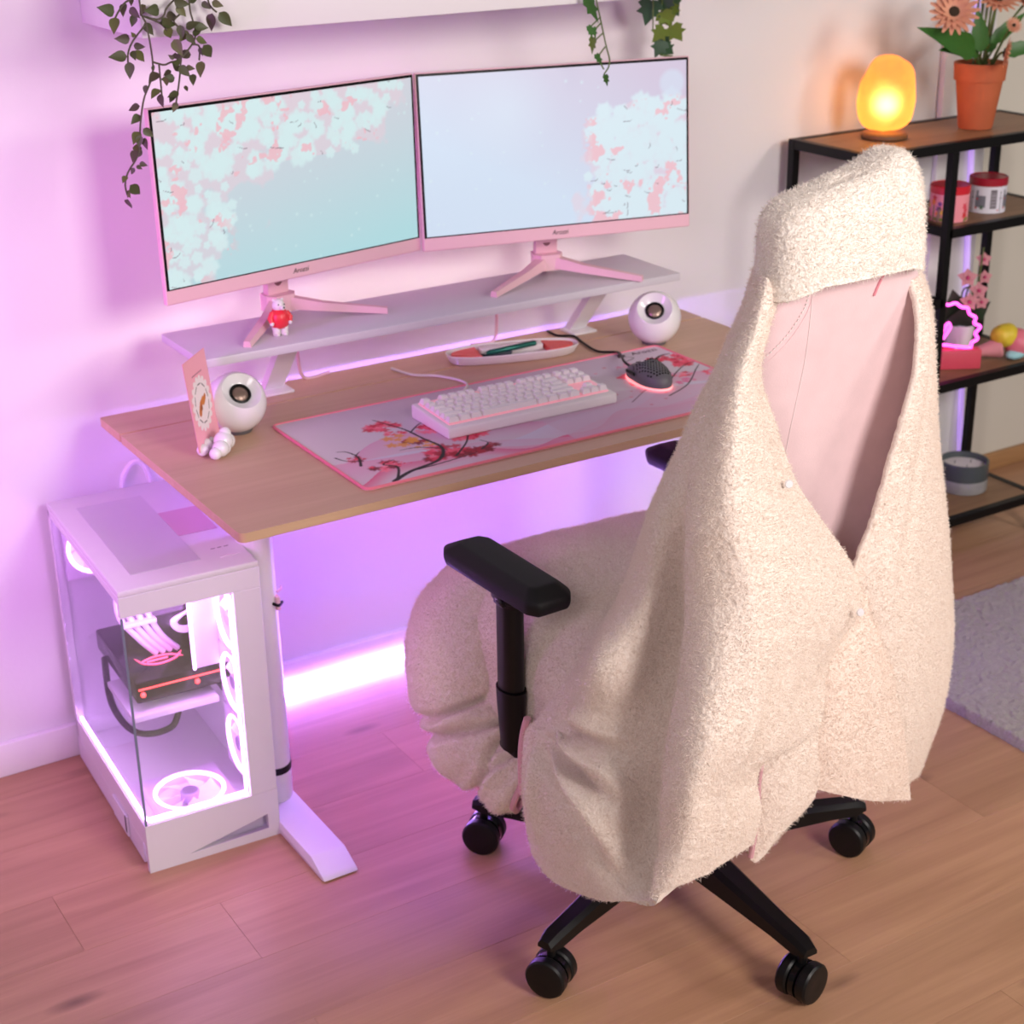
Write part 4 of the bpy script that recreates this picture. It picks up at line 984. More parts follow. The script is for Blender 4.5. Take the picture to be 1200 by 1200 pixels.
nrm = gnormals(np.concatenate([Hx[:, -2:], Hx, Hx[:, :2]], 1))[:, 2:-2]
g_ = lambda x, m, s: np.exp(-((x - m) / s) ** 2)
d = -.010 * g_(tv, .80 + .05 * np.sin(th_ * 2), .05) * g_(th_, 4.1, .5) - .008 * g_(tv, .9, .03) * g_(th_, 3.8, .6)
d = d + .004 * g_(tv, .02, .03) + .003 * (vnoise(Hx, 11, 2) - .5) * 2 + .0008 * (vnoise(Hx, 210, 3) - .5) * 2 + .0006 * (vnoise(Hx, 380, 4) - .5) * 2
sg_ = 1 if ((nrm * (Hx - Hx.mean((0, 1)))).sum(-1).mean() > 0) else -1
Hx = Hx + nrm * sg_ * d[..., None] - np.array(bl.location)
ho = mobj('hood', gridmesh('hood', Hx, True), M_fleece2, bl)
ho['thick'] = .012
if sg_ < 0: ho.data.flip_normals()
# seat cover
P = sellip(.640, -.205, .450, .286, .275, .160, .5, .62, 460, 240)
sm_ = np.clip((P[..., 1] + .17) / .14, 0, 1); P[..., 0] -= .036 * sm_ * sm_ * (3 - 2 * sm_) * np.clip((.60 - P[..., 0]) / .2, 0, 1)
k = np.clip((P[..., 1] + .1) / .25, 0, 1); P[..., 2] -= .07 * np.clip((-.27 - P[..., 1]) / .15, 0, 1)
lft = np.clip((.46 - P[..., 0]) / .16, 0, 1); P[..., 2] -= .03 * lft * np.clip((P[..., 2] - .46) / .1, 0, 1)
nr = gnormals(np.concatenate([P[:, -2:], P, P[:, :2]], 1))[:, 2:-2]
ctr = P - np.array([.640, -.205, .450]); sg_ = 1 if (nr * ctr).sum(-1).mean() > 0 else -1
dd = .010 * (vnoise(P, 9, 21) - .5) * 2 + .0011 * (vnoise(P, 210, 22) - .5) * 2 + .0007 * (vnoise(P, 290, 23) - .5) * 2
P = P + nr * sg_ * dd[..., None] - np.array(bl.location)
mobj('seat_cover', gridmesh('seat_cover', P, True), M_fleece, bl)
# sleeve hanging at the front left corner of the seat
path = [(.44, -.03, .50), (.39, -.03, .455), (.362, -.05, .385), (.352, -.09, .325), (.350, -.145, .285), (.362, -.188, .268), (.382, -.215, .258)]
rad = [.102, .104, .098, .088, .073, .061, .050]
pp = np.array(spline(path, 26)); rr = np.interp(np.linspace(0, len(rad) - 1, len(pp)), np.arange(len(rad)), rad)
tg = np.gradient(pp, axis=0); tg /= np.linalg.norm(tg, axis=1)[:, None]
side = np.cross(tg, np.array([1., 0, 0])); side /= np.linalg.norm(side, axis=1)[:, None]; bn = np.cross(tg, side)
A_ = np.linspace(0, 2 * PI, 300, endpoint=False)
ti = np.linspace(0, 1, len(pp))[:, None]
rmod = rr[:, None] * (1 + .06 * np.sin(ti * 22 + 1.3 * np.sin(A_ * 2)[None, :] + A_[None, :]) * np.clip((ti - .15) * 3, 0, 1) + .05 * np.sin(ti * 47 + 2 * A_[None, :]) * np.clip((ti - .55) * 3, 0, 1))
for t0, ph, am in ((.40, .6, .24), (.55, 1.9, .28), (.70, .2, .26), (.82, 2.6, .22)): rmod = rmod * (1 - am * np.exp(-((ti - t0 - .07 * np.sin(A_[None, :] + ph)) / .022) ** 2))
G = pp[:, None, :] + rmod[..., None] * (side[:, None, :] * np.cos(A_)[None, :, None] + bn[:, None, :] * np.sin(A_)[None, :, None])
nr = (G - pp[:, None, :]) / rmod[..., None]
dd = .006 * (vnoise(G, 18, 31) - .5) * 2 + .0011 * (vnoise(G, 210, 32) - .5) * 2 + .0007 * (vnoise(G, 290, 33) - .5) * 2
G = G + nr * dd[..., None] - np.array(bl.location)
sl = mobj('sleeve', gridmesh('sleeve', G, True), M_fleece, bl)
e_ = pp[-1]; ring = [tuple(e_ + (side[-1] * math.cos(a) + bn[-1] * math.sin(a)) * (.053 + .004 * math.sin(5 * a)) - np.array(bl.location)) for a in np.linspace(0, 2 * PI, 60, endpoint=False)]
MB().lathe([(0, -.012), (.046, -.010)], 30, frame(tuple(e_ - np.array(bl.location)), tuple(tg[-1]))).obj('cuff_lining', M_lining, bl)
MB().tube(ring, .0055, 8, True).obj('sleeve_cuff', M_lining, bl)['label'] = 'pink lined cuff of the sleeve'
ed = [np.array(p) - np.array(bl.location) for p in ((0.322,-0.315,0.446), (0.32,-0.305,0.411), (0.313,-0.31,0.373), (0.31,-0.316,0.314))]
MB().tube(spline([tuple(p) for p in ed], 8), .006, 8).obj('lining_edge', M_lining, bl)['label'] = 'pink lining showing along the edge by the armrest'
ed = [np.array(p) - np.array(bl.location) for p in ((0.492,-0.67,0.492), (0.492,-0.665,0.451), (0.498,-0.66,0.396), (0.496,-0.652,0.319))]
MB().tube(spline([tuple(p) for p in ed], 8), .004, 8).obj('lining_edge', M_lining, bl)
for p_ in ((0.66,-0.672,0.684), (0.519,-0.664,0.91)):
    q = np.array(p_) - np.array(bl.location)
    MB().lathe([(0, .004), (.005, .0035), (.006, .001), (.005, 0)], 16, frame(tuple(q), (-.35, -.9, .2))).obj('snap_button', M_whitegl, bl)['label'] = 'white snap button'

def fuzz(o, count, m_):
    if m_.name not in o.data.materials: pass
    md_ = o.modifiers.new('pile_fibres', 'PARTICLE_SYSTEM'); ps = o.particle_systems[-1]; st_ = ps.settings
    st_.type = 'HAIR'; st_.count = count; st_.hair_length = .0020; st_.hair_step = 2; st_.use_advanced_hair = True
    st_.brownian_factor = .0012; st_.factor_random = .0012; st_.length_random = .5; st_.emit_from = 'FACE'; st_.use_modifier_stack = False
    st_.root_radius = .55; st_.tip_radius = .25; st_.radius_scale = .001; st_.render_type = 'PATH'; st_.display_step = 2; st_.render_step = 2
for o in list(bl.children):
    if o.name.split('.')[0] in ('left_panel', 'right_panel', 'hood', 'button_panel', 'lower_flap', 'sleeve', 'seat_cover'):
        ar = sum(p.area for p in o.data.polygons)
        fuzz(o, int(ar * 2.6e5), o.data.materials[0])
        if 'thick' in o:
            md = o.modifiers.new('thickness', 'SOLIDIFY'); md.thickness = o['thick']; md.offset = -1
            del o['thick']

# ------------------------------------------------------------ metal rack with brown boards
BX = (1.685, 1.955, 2.375); BY = (.43, .695); tq = .010
rk = thing('shelf_rack', 'black metal rack with brown wooden shelves', 'shelving', (2.03, .5625, 0))
def rb(x0, x1, y0, y1, z0, z1): return MB().box(x0 - 2.03, x1 - 2.03, y0 - .5625, y1 - .5625, z0, z1, .001, 1)
def tier(x0, x1, z):
    rb(x0 + .0205, x1 - .0205, BY[0] + .0205, BY[1] - .0205, z - .014, z - .0012).obj('shelf_board', M_shelfw, rk)
    f = MB()
    for a in ((x0, x1, BY[0], BY[0] + .02), (x0, x1, BY[1] - .02, BY[1]), (x0, x0 + .02, BY[0] + .0202, BY[1] - .0202), (x1 - .02, x1, BY[0] + .0202, BY[1] - .0202)):
        f.box(a[0] - 2.03, a[1] - 2.03, a[2] - .5625, a[3] - .5625, z - .022, z, .001, 1)
    f.obj('shelf_frame', M_blackm, rk)
tier(BX[0], BX[2], 1.052); tier(BX[1], BX[2], .853); tier(BX[0], BX[1], .690); tier(BX[1], BX[2], .474); tier(BX[0], BX[1], .30); tier(BX[1], BX[2], .105)
for x_ in BX:
    for y_ in BY:
        xx = x_ if x_ < 2.3 else x_ - .02; yv = y_ if y_ < .5 else y_ - .02
        xx = xx - (.01 if x_ == BX[1] else 0)
        rb(xx, xx + .02, yv, yv + .02, 0, 1.0305).obj('upright', M_blackm, rk)

# things on the rack
# salt lamp
lp = thing('salt_lamp', 'glowing orange salt lamp on wooden foot on top of the rack', 'lamp', (1.868, .575, 1.0522))
P = sellip(0, 0, .098, .064, .060, .088, .9, .92, 90, 60)
P = P + (P - np.array([0, 0, .098])) * ((vnoise(P, 26, 40) - .5) * .20)[..., None]
P[..., 0] *= 1 + .15 * (.098 - P[..., 2])
m = bpy.data.materials.new('glowing_salt_crystal'); m.use_nodes = True; N, L = nt(m); b = N['Principled BSDF']
tc = N.new('ShaderNodeTexCoord'); n = N.new('ShaderNodeTexNoise'); n.inputs['Scale'].default_value = 30; n.inputs['Detail'].default_value = 7; L.new(tc.outputs['Object'], n.inputs['Vector'])
sx = N.new('ShaderNodeSeparateXYZ'); L.new(tc.outputs['Object'], sx.inputs[0])
mr = N.new('ShaderNodeMapRange'); mr.inputs['From Min'].default_value = .175; mr.inputs['From Max'].default_value = .075; L.new(sx.outputs['Z'], mr.inputs['Value'])
ma = N.new('ShaderNodeMath'); ma.operation = 'MULTIPLY_ADD'; ma.inputs[1].default_value = .55; L.new(mr.outputs[0], ma.inputs[0]); L.new(n.outputs['Fac'], ma.inputs[2])
cr = N.new('ShaderNodeValToRGB'); E_ = cr.color_ramp.elements; E_[0].position = .38; E_[0].color = (.85, .17, .045, 1); E_[1].position = 1.15 - .15; E_[1].color = (1.0, .42, .05, 1)
e2 = E_.new(.70); e2.color = (1.0, .24, .03, 1)
L.new(ma.outputs[0], cr.inputs['Fac']); L.new(cr.outputs[0], b.inputs['Emission Color']); b.inputs['Emission Strength'].default_value = .62
b.inputs['Base Color'].default_value = (1., .55, .22, 1); b.inputs['Roughness'].default_value = 1.0; b.inputs['Transmission Weight'].default_value = .9; b.inputs['IOR'].default_value = 1.45
mobj('salt_crystal', gridmesh('salt_crystal', P, True), m, lp)
MB().lathe([(.050, 0), (.053, .003), (.053, .010), (.048, .0135)], 40).obj('wooden_foot', mat('dark_turned_wood', (.20, .085, .03), .45), lp)
MB().sphere((0, 0, .075), .020, 16, 10).obj('bulb', mat('warm_bulb', (1, .8, .5), .5, emit=(1., .60, .22), es=16), lp)
# flower pot
fp = thing('flower_pot', 'terracotta pot of peach gerbera flowers on top of the rack', 'plant', (2.130, .545, 1.0522))
MB().lathe([(0, .002), (.038, 0), (.040, .004), (.0535, .108), (.0535, .110), (.0585, .111), (.061, .150), (.0575, .151), (.054, .140), (.0, .139)], 48).obj('pot', M_terra, fp, 30)
MB().lathe([(.0, .1395), (.0535, .1405), (.0538, .1395)], 24).obj('soil', M_soil, fp)
def petal_mesh(L_, W_, cup=.15):
    V = []; F = []
    for j in range(5):
        t = j / 4; w_ = W_ * math.sin(PI * (.12 + .80 * t)) ** .8
        for i in (-1, 0, 1): V.append((i * w_, L_ * t, cup * L_ * t * t + (.12 * W_ if i else 0)))
    for j in range(4):
        for i in range(2): F.append((j * 3 + i, j * 3 + i + 1, j * 3 + 4 + i, j * 3 + 3 + i))
    return MB().add(V, F).mesh('petal', 60)
def gerbera(base, head, R, nrm, parent):
    bp_ = [base, tuple((Vector(base) * .4 + Vector(head) * .6) + Vector((0, 0, .01))), head]
    MB().tube(spline(bp_, 6), .0028, 8).obj('flower_stem', M_stem2, parent)
    F_ = frame(head, nrm)
    h = MB().lathe([(0, -.004), (R * .3, -.002), (R * .22, .004), (0, .006)], 16, F_).obj('flower_head', mat('dark_flower_centre', (.035, .02, .008), .9, bump=.6, bscale=400), parent, 40)
    for rad_, cup, n_, sc_ in ((1., .12, 18, 1.), (.78, .35, 16, .9), (.5, .7, 12, .8)):
        pmh = petal_mesh(R * rad_, R * .13 * sc_, cup)
        for i in range(n_):
            o = mobj('petal', pmh, M_petal, h); o.matrix_local = F_ @ rotm('Z', 2 * PI * i / n_ + rad_ * 3) @ T(0, R * .10, .001)
def leaf_mesh(L_, W_, name='leaf', lob=0):
    V = []; F = []; n_ = 8
    for j in range(n_ + 1):
        t = j / n_; w_ = W_ * (math.sin(PI * t ** .62) ** 1.05 if 0 < t < 1 else 0) * (1 + lob * math.sin(t * 30))
        V += [(-w_, L_ * t, .10 * W_ + .0), (0, L_ * t, -.10 * L_ * t * t), (w_, L_ * t, .10 * W_)]
        V[-3] = (-w_, L_ * t, w_ * .3 - .10 * L_ * t * t); V[-1] = (w_, L_ * t, w_ * .3 - .10 * L_ * t * t)
    for j in range(n_):
        for i in range(2): F.append((j * 3 + i, j * 3 + i + 1, j * 3 + 4 + i, j * 3 + 3 + i))
    return MB().add(V, F).mesh(name, 60)
view = Vector((-.62, -.72, .30))
o_ = Vector(fp.location)
def rel(p): return tuple(Vector(p) - o_)
gerbera((-.012, -.01, .14), rel((1.917,0.44,1.337)), .050, (-.55, -.75, .45), fp)
gerbera((.010, .005, .14), rel((2.14,0.52,1.345)), .046, (-.3, -.55, .8), fp)
gerbera((.02, .01, .14), rel((2.246,0.53,1.331)), .048, (.1, -.5, .9), fp)
gerbera((.02, -.01, .14), rel((2.12,0.45,1.293)), .018, (-.3, -.8, .5), fp)
gerbera((.02, -.015, .14), rel((2.099,0.45,1.235)), .034, (.5, -.6, -.1), fp)
lfm = leaf_mesh(1., .17, 'leaf', .08)
for b0, t0, wv in (((2.06,0.5,1.233), (1.838,0.44,1.31), .7), ((2.079,0.5,1.231), (2.054,0.5,1.334), 1.1), ((2.089,0.52,1.236), (1.921,0.46,1.259), .8), ((2.126,0.52,1.245), (2.22,0.5,1.316), .8), ((2.149,0.5,1.226), (2.217,0.45,1.248), 1.2), ((2.123,0.52,1.226), (2.177,0.55,1.271), 1.0)):
    b0, t0 = Vector(rel(b0)), Vector(rel(t0)); d_ = (t0 - b0); L_ = d_.length
    y_ = d_.normalized(); z_ = (view - y_ * view.dot(y_)).normalized(); x_ = y_.cross(z_)
    o = mobj('leaf', lfm, M_leaf2, fp); o.matrix_local = Matrix(((x_.x * L_ * wv, y_.x * L_, z_.x * L_, b0.x), (x_.y * L_ * wv, y_.y * L_, z_.y * L_, b0.y), (x_.z * L_ * wv, y_.z * L_, z_.z * L_, b0.z), (0, 0, 0, 1)))
    MB().tube(spline([(.004 * wv, 0, .14), tuple(Vector((0, 0, .14)).lerp(b0, .6)), tuple(b0)], 5), .002, 6).obj('leaf_stalk', M_stem2, fp)
for k in range(5): MB().tube(spline([(-.02 + .01 * k, .005, .14), (-.018 + .012 * k, .006, .20), (-.016 + .016 * k, .01, .30)], 5), .0026, 6).obj('flower_stem', M_stem2, fp)
# tins
def tin(loc, r, h, paint, lidc, label, rz=0):
    t = thing('tin', label, 'tin', loc, rz, 'round tins on the rack')
    c = Canvas(2 * PI * r, h, 200, 60); paint(c)
    mobj('printed_wall', c.mesh('printed_wall', lambda X, Y: np.stack([r * np.cos(X / r), r * np.sin(X / r), Y], -1)), printed('tin_print', 0, .35), t)
    MB().lathe([(0, .0005), (r - .001, .0002), (r - .001, .002)], 36).obj('tin_bottom', M_grey, t)
    MB().lathe([(r + .0006, h - .002), (r + .0012, h + .001), (r + .0012, h + .015), (r - .001, h + .017), (r - .003, h + .0155), (0, h + .0155)], 48).obj('lid', mat('tin_lid_' + str(lidc), lidc, .3), t)
    return t
def paint1(c):
    c.C[:] = lin(240, 150, 160); rg = np.random.default_rng(8)
    for k in range(26):
        x, y = rg.uniform(0, c.w), rg.uniform(.004, .055); q = [lin(214, 40, 50), lin(238, 130, 30), lin(120, 60, 140), lin(240, 190, 60), lin(220, 70, 90)][k % 5]
        c.line([(x, .0), (x + .001, y)], .0012, .0008, lin(80, 120, 50)); c.disc(x, y, .0075, q, 1, .3, .25, k)
        c.disc(x + .008, .006, .005, lin(110, 140, 40), .9, .4)
    for x in (.03, .11, .2, .26): c.disc(x, .03, .006, lin(96, 62, 50), 1, .3); c.line([(x, .028), (x - .004, .004)], .003, .005, lin(150, 130, 110)); c.disc(x, .042, .006, lin(120, 60, 140), 1, .3)
def paint2(c):
    c.C[:] = lin(222, 220, 232); 
    for x in np.arange(.01, c.w, .072):
        c.mix((np.abs(c.X - x - .008) < .008) * (c.Y > .012) * (c.Y < .056), lin(110, 104, 112)); c.mix((np.abs(c.X - x - .008) < .0065) * (c.Y > .014) * (c.Y < .05) * ((c.Y * 400).astype(int) % 3 > 0), lin(152, 146, 156)); c.line([(x + .026, .004), (x + .026, .05)], .0011, .0009, lin(70, 66, 76)); c.line([(x + .023, .036), (x + .029, .036)], .001, .001, lin(70, 66, 76)); c.disc(x + .026, .05, .002, lin(70, 66, 76), 1)
        c.mix((np.abs(c.X - x - .048) < .013) * (c.Y > .014) * (c.Y < .042 + .012 * (np.abs(c.X - x - .040) < .003)), lin(120, 122, 134)); c.disc(x + .04, .034, .003, lin(196, 50, 60), 1); c.disc(x + .038, .012, .003, lin(196, 50, 60), 1); c.disc(x + .052, .014, .005, lin(50, 96, 66), 1, .3, .3); c.disc(x + .02, .008, .0022, lin(196, 60, 70), 1)
tin((2.035, .515, .8532), .0455, .066, paint1, (.62, .02, .035), 'pink flower printed tin with bright red lid', 1.)
tin((2.178, .530, .8532), .0445, .066, paint2, (.35, .012, .03), 'white town printed tin with dark red lid', .6)
# neon sign
ns = thing('neon_sign', 'pink neon outline sign on a coral block base', 'neon sign', (2.100, .512, .4742))
ndir = Vector((.78, -.42, 0)).normalized(); 
M_neon = mat('pink_neon_tube', (1, .3, .9), .3, emit=(1.0, .06, .62), es=2.6)
def npt(s_, z): return tuple(ndir * s_ + Vector((0, 0, z + .014)))
out = [(-.075, .036), (-.04, .045), (0, .040), (.035, .036), (.038, .048), (.052, .058), (.045, .072), (.056, .088), (.040, .098), (.042, .112), (.026, .122), (.020, .136), (.004, .140), (-.012, .150), (-.030, .146), (-.050, .155), (-.068, .142), (-.085, .140), (-.095, .120), (-.090, .100), (-.10, .08), (-.09, .06)]
MB().tube(spline([npt(a, b) for a, b in out], 5, True), .0042, 8, True).obj('neon_tube', M_neon, ns)
MB().tube(spline([npt(-.045, .055), npt(-.035, .085), npt(-.025, .10), npt(-.020, .088), npt(-.035, .06)], 5), .0042, 8).obj('neon_tube', M_neon, ns)
Mn = Matrix.Rotation(math.atan2(ndir.y, ndir.x), 4, 'Z')
MB().box(-.085, .060, -.018, .018, 0, .048, .002, 2, Mn).obj('block_base', mat('coral_red_block', (.70, .075, .12), .5), ns)
MB().tube([npt(0, .034), npt(0, .041)], .003, 6).tube([npt(-.05, .034), npt(-.05, .044)], .003, 6).obj('tube_holder', M_whitegl, ns)
# orchid
oc = thing('orchid', 'pink orchid in a small white pot behind the neon sign', 'plant', (2.200, .600, .4742))
MB().lathe([(0, .0015), (.028, 0), (.030, .004), (.040, .075), (.038, .0765), (.036, .068), (0, .068)], 36).obj('pot', M_whitegl, oc, 30)
o_ = Vector(oc.location)
for pts in ([(0, 0, .07), (.01, -.01, .17), rel((2.205,0.56,0.622)), rel((2.203,0.55,0.711)), rel((2.206,0.55,0.753))], [(-.005, 0, .07), (-.01, -.01, .16), rel((2.193,0.57,0.654)), rel((2.147,0.55,0.693))]): MB().tube(spline(pts, 6), .0022, 7).obj('flower_stem', M_stem2, oc)
opm = leaf_mesh(1., .42, 'petal')
def orchid_flower(p_, R, nrm):
    F_ = frame(rel(p_), nrm); h = MB().sphere((0, 0, .003), R * .22, 10, 6, (1, 1, 1), F_).obj('flower_throat', M_orchc, oc)
    for k, (an, s_) in enumerate(((0, 1), (72, 1.05), (144, .95), (216, .95), (288, 1.05))):
        o = mobj('petal', opm, M_orch, h); o.matrix_local = F_ @ rotm('Z', math.radians(an)) @ Matrix.Diagonal((R * s_, R * s_, R * s_, 1))
for q, R in (((2.211,0.55,0.722), .020), ((2.22,0.55,0.676), .019), ((2.149,0.54,0.687), .025), ((2.187,0.535,0.65), .024), ((2.152,0.53,0.628), .024), ((2.2,0.535,0.619), .020)): orchid_flower(q, R, (-.5, -.75, .35))
olm = leaf_mesh(1., .22, 'leaf')
for b0, t0, wv in (((.006, -.004, .07), rel((2.236,0.54,0.612)), 1.3), ((-.01, -.004, .07), rel((2.127,0.56,0.649)), 1.5), ((0, -.008, .07), rel((2.142,0.52,0.619)), 1.6), ((0, .01, .07), rel((2.246,0.64,0.608)), 1.4)):
    b0, t0 = Vector(b0), Vector(t0); d_ = t0 - b0; L_ = d_.length; y_ = d_.normalized(); z_ = (view - y_ * view.dot(y_)).normalized(); x_ = y_.cross(z_)
    o = mobj('leaf', olm, mat('dark_orchid_leaf', (.03, .055, .025), .4), oc); o.matrix_local = Matrix(((x_.x * L_ * wv, y_.x * L_, z_.x * L_, b0.x), (x_.y * L_ * wv, y_.y * L_, z_.y * L_, b0.y), (x_.z * L_ * wv, y_.z * L_, z_.z * L_, b0.z), (0, 0, 0, 1)))
# ice cream toy lying on its side
ic = thing('ice_cream_toy', 'toy ice cream cone lying on the rack with yellow and pink scoop', 'toy', (2.240, .510, .4742))
ic.scale = (1.2, 1.2, 1.15)
a0, a1 = Vector((-.062, .035, .010)), Vector((.005, -.004, .024))
MB().lathe([(.0008, 0), (.0225, (a1 - a0).length), (.021, (a1 - a0).length + .003)], 24, frame(a0, a1 - a0)).obj('cone', mat('pink_wafer', (.72, .30, .33), .6, bump=.3, bscale=300), ic)
P = sellip(0, 0, 0, 1, 1, 1, 1, 1, 48, 30)
def scoop(c_, r, sc_, m_, nm, sd):
    Q = P * r * np.array(sc_); Q = Q * (1 + .12 * (vnoise(Q, 90, sd) - .5)[..., None]) + np.array(c_); mobj(nm, gridmesh(nm, Q, True), m_, ic)
scoop((.018, -.006, .050), .027, (1.15, 1, .95), mat('yellow_scoop_paint', (.75, .58, .04), .5), 'yellow_scoop', 1)
scoop((.040, -.022, .034), .030, (.9, 1, 1.05), mat('pink_scoop_paint', (.78, .20, .26), .5), 'pink_scoop', 2)
scoop((.026, -.030, .012), .018, (1.3, .9, .62), mat('aqua_paint', (.35, .66, .70), .5), 'aqua_drip', 3)
# candle
cn = thing('candle', 'grey two tone candle jar on the lowest board of the rack', 'candle', (2.235, .570, .1052))
cn.scale = (1.22, 1.22, 1.12)
MB().lathe([(0, .0005), (.050, 0), (.0515, .003), (.0515, .030)], 44).obj('light_glass_band', mat('pale_grey_glass', (.40, .40, .41), .3, noise=.4, nscale=60), cn)
MB().lathe([(.0515, .0302), (.052, .033), (.0515, .070), (.0475, .070), (.0465, .055), (.02, .052)], 44).obj('dark_glass_band', mat('dark_grey_glass', (.075, .09, .095), .25), cn, 30)
MB().lathe([(0, .0575), (.0463, .0565), (.0463, .054)], 36).obj('wax', mat('white_wax', (.75, .70, .70), .5), cn)
for a in (0, 2.1, 4.2): MB().tube([(.02 * math.cos(a), .02 * math.sin(a), .057), (.02 * math.cos(a), .02 * math.sin(a), .064)], .0008, 5).obj('wick', M_black, cn)

# ------------------------------------------------------------ rug
xs = np.linspace(1.489, 2.75, 330); ys = np.linspace(-.95, .222, 300); X, Y = np.meshgrid(xs, ys)
ed_ = np.minimum(np.minimum(X - 1.489, 2.75 - X), np.minimum(Y + .95, .222 - Y)); Z = .016 * np.clip(ed_ / .006, 0, 1) ** .5
P = np.stack([X, Y, Z], -1); nz = vnoise(P * np.array([1, 1, 0]), 140, 50) * .006 + vnoise(P * np.array([1, 1, 0]), 240, 51) * .005
P[..., 2] += nz * (ed_ > .002); P[..., 0] += (vnoise(P, 130, 52) - .5) * .006; P[..., 1] += (vnoise(P, 130, 53) - .5) * .006
ru = thing('rug', 'light grey shaggy rug on the floor at the right', 'rug', (2.12, -.364, 0))
mobj('pile', gridmesh('pile', P - np.array([2.12, -.364, -.001])), mat('grey_rug_pile', (.46, .40, .395), .95, noise=.5, nscale=150, bump=.8, bscale=400, sheen=.3), ru)['kind'] = 'stuff'
MB().box(1.50 - 2.12, 2.74 - 2.12, -.94 + .364, .212 + .364, .0002, .008).obj('backing', mat('grey_rug_backing', (.3, .27, .28), .9), ru)

# ------------------------------------------------------------ trailing plants
HY = .405
def vine(name, label, stems, leaves, sm, lm, lmesh, parent_loc, group=None, potr=.05):
    t = thing(name, label, 'plant', parent_loc, 0, group); o_ = Vector(parent_loc)
    MB().lathe([(0, .0), (potr * .75, 0), (potr, .09), (potr * .95, .09), (potr * .9, .08), (0, .08)], 28).obj('pot', M_whitegl, t)
    for s_ in stems:
        p = [tuple(Vector(q) - o_) for q in s_]; MB().tube(spline(p, 6), .0016, 6).obj('stem', sm, t)
    for i, (b0, t0, wv) in enumerate(leaves):
        b0, t0 = Vector(b0) - o_, Vector(t0) - o_
        b0.y += random.uniform(-.012, .012); t0.y = b0.y + random.uniform(-.012, .012)
        d_ = t0 - b0; L_ = d_.length * 1.12; y_ = d_.normalized(); vv = (view + Vector((random.uniform(-.35, .35), random.uniform(-.2, .2), random.uniform(-.3, .3)))).normalized()
        z_ = (vv - y_ * vv.dot(y_)).normalized(); x_ = y_.cross(z_)
        o = mobj('leaf', lmesh, None, t); o.matrix_local = Matrix(((x_.x * L_ * wv, y_.x * L_, z_.x * L_, b0.x), (x_.y * L_ * wv, y_.y * L_, z_.y * L_, b0.y), (x_.z * L_ * wv, y_.z * L_, z_.z * L_, b0.z), (0, 0, 0, 1)))
        m_ = lm[i % len(lm)]
        if not lmesh.materials: lmesh.materials.append(m_)
        o.material_slots[0].link = 'OBJECT'; o.material_slots[0].material = m_
    return t
def ivy_mesh():
    poly = [(0, 0), (.10, -.06), (.30, -.08), (.52, .16), (.34, .30), (.50, .52), (.24, .56), (0, 1.0), (-.24, .56), (-.50, .52), (-.34, .30), (-.52, .16), (-.30, -.08), (-.10, -.06)]
    V = [(0, .32, .0)] + [(x, y, .10 * abs(x) - .08 * y * y) for x, y in poly]
    return MB().add(V, [(0, i + 1, (i + 1) % len(poly) + 1) for i in range(len(poly))]).mesh('leaf', 60)
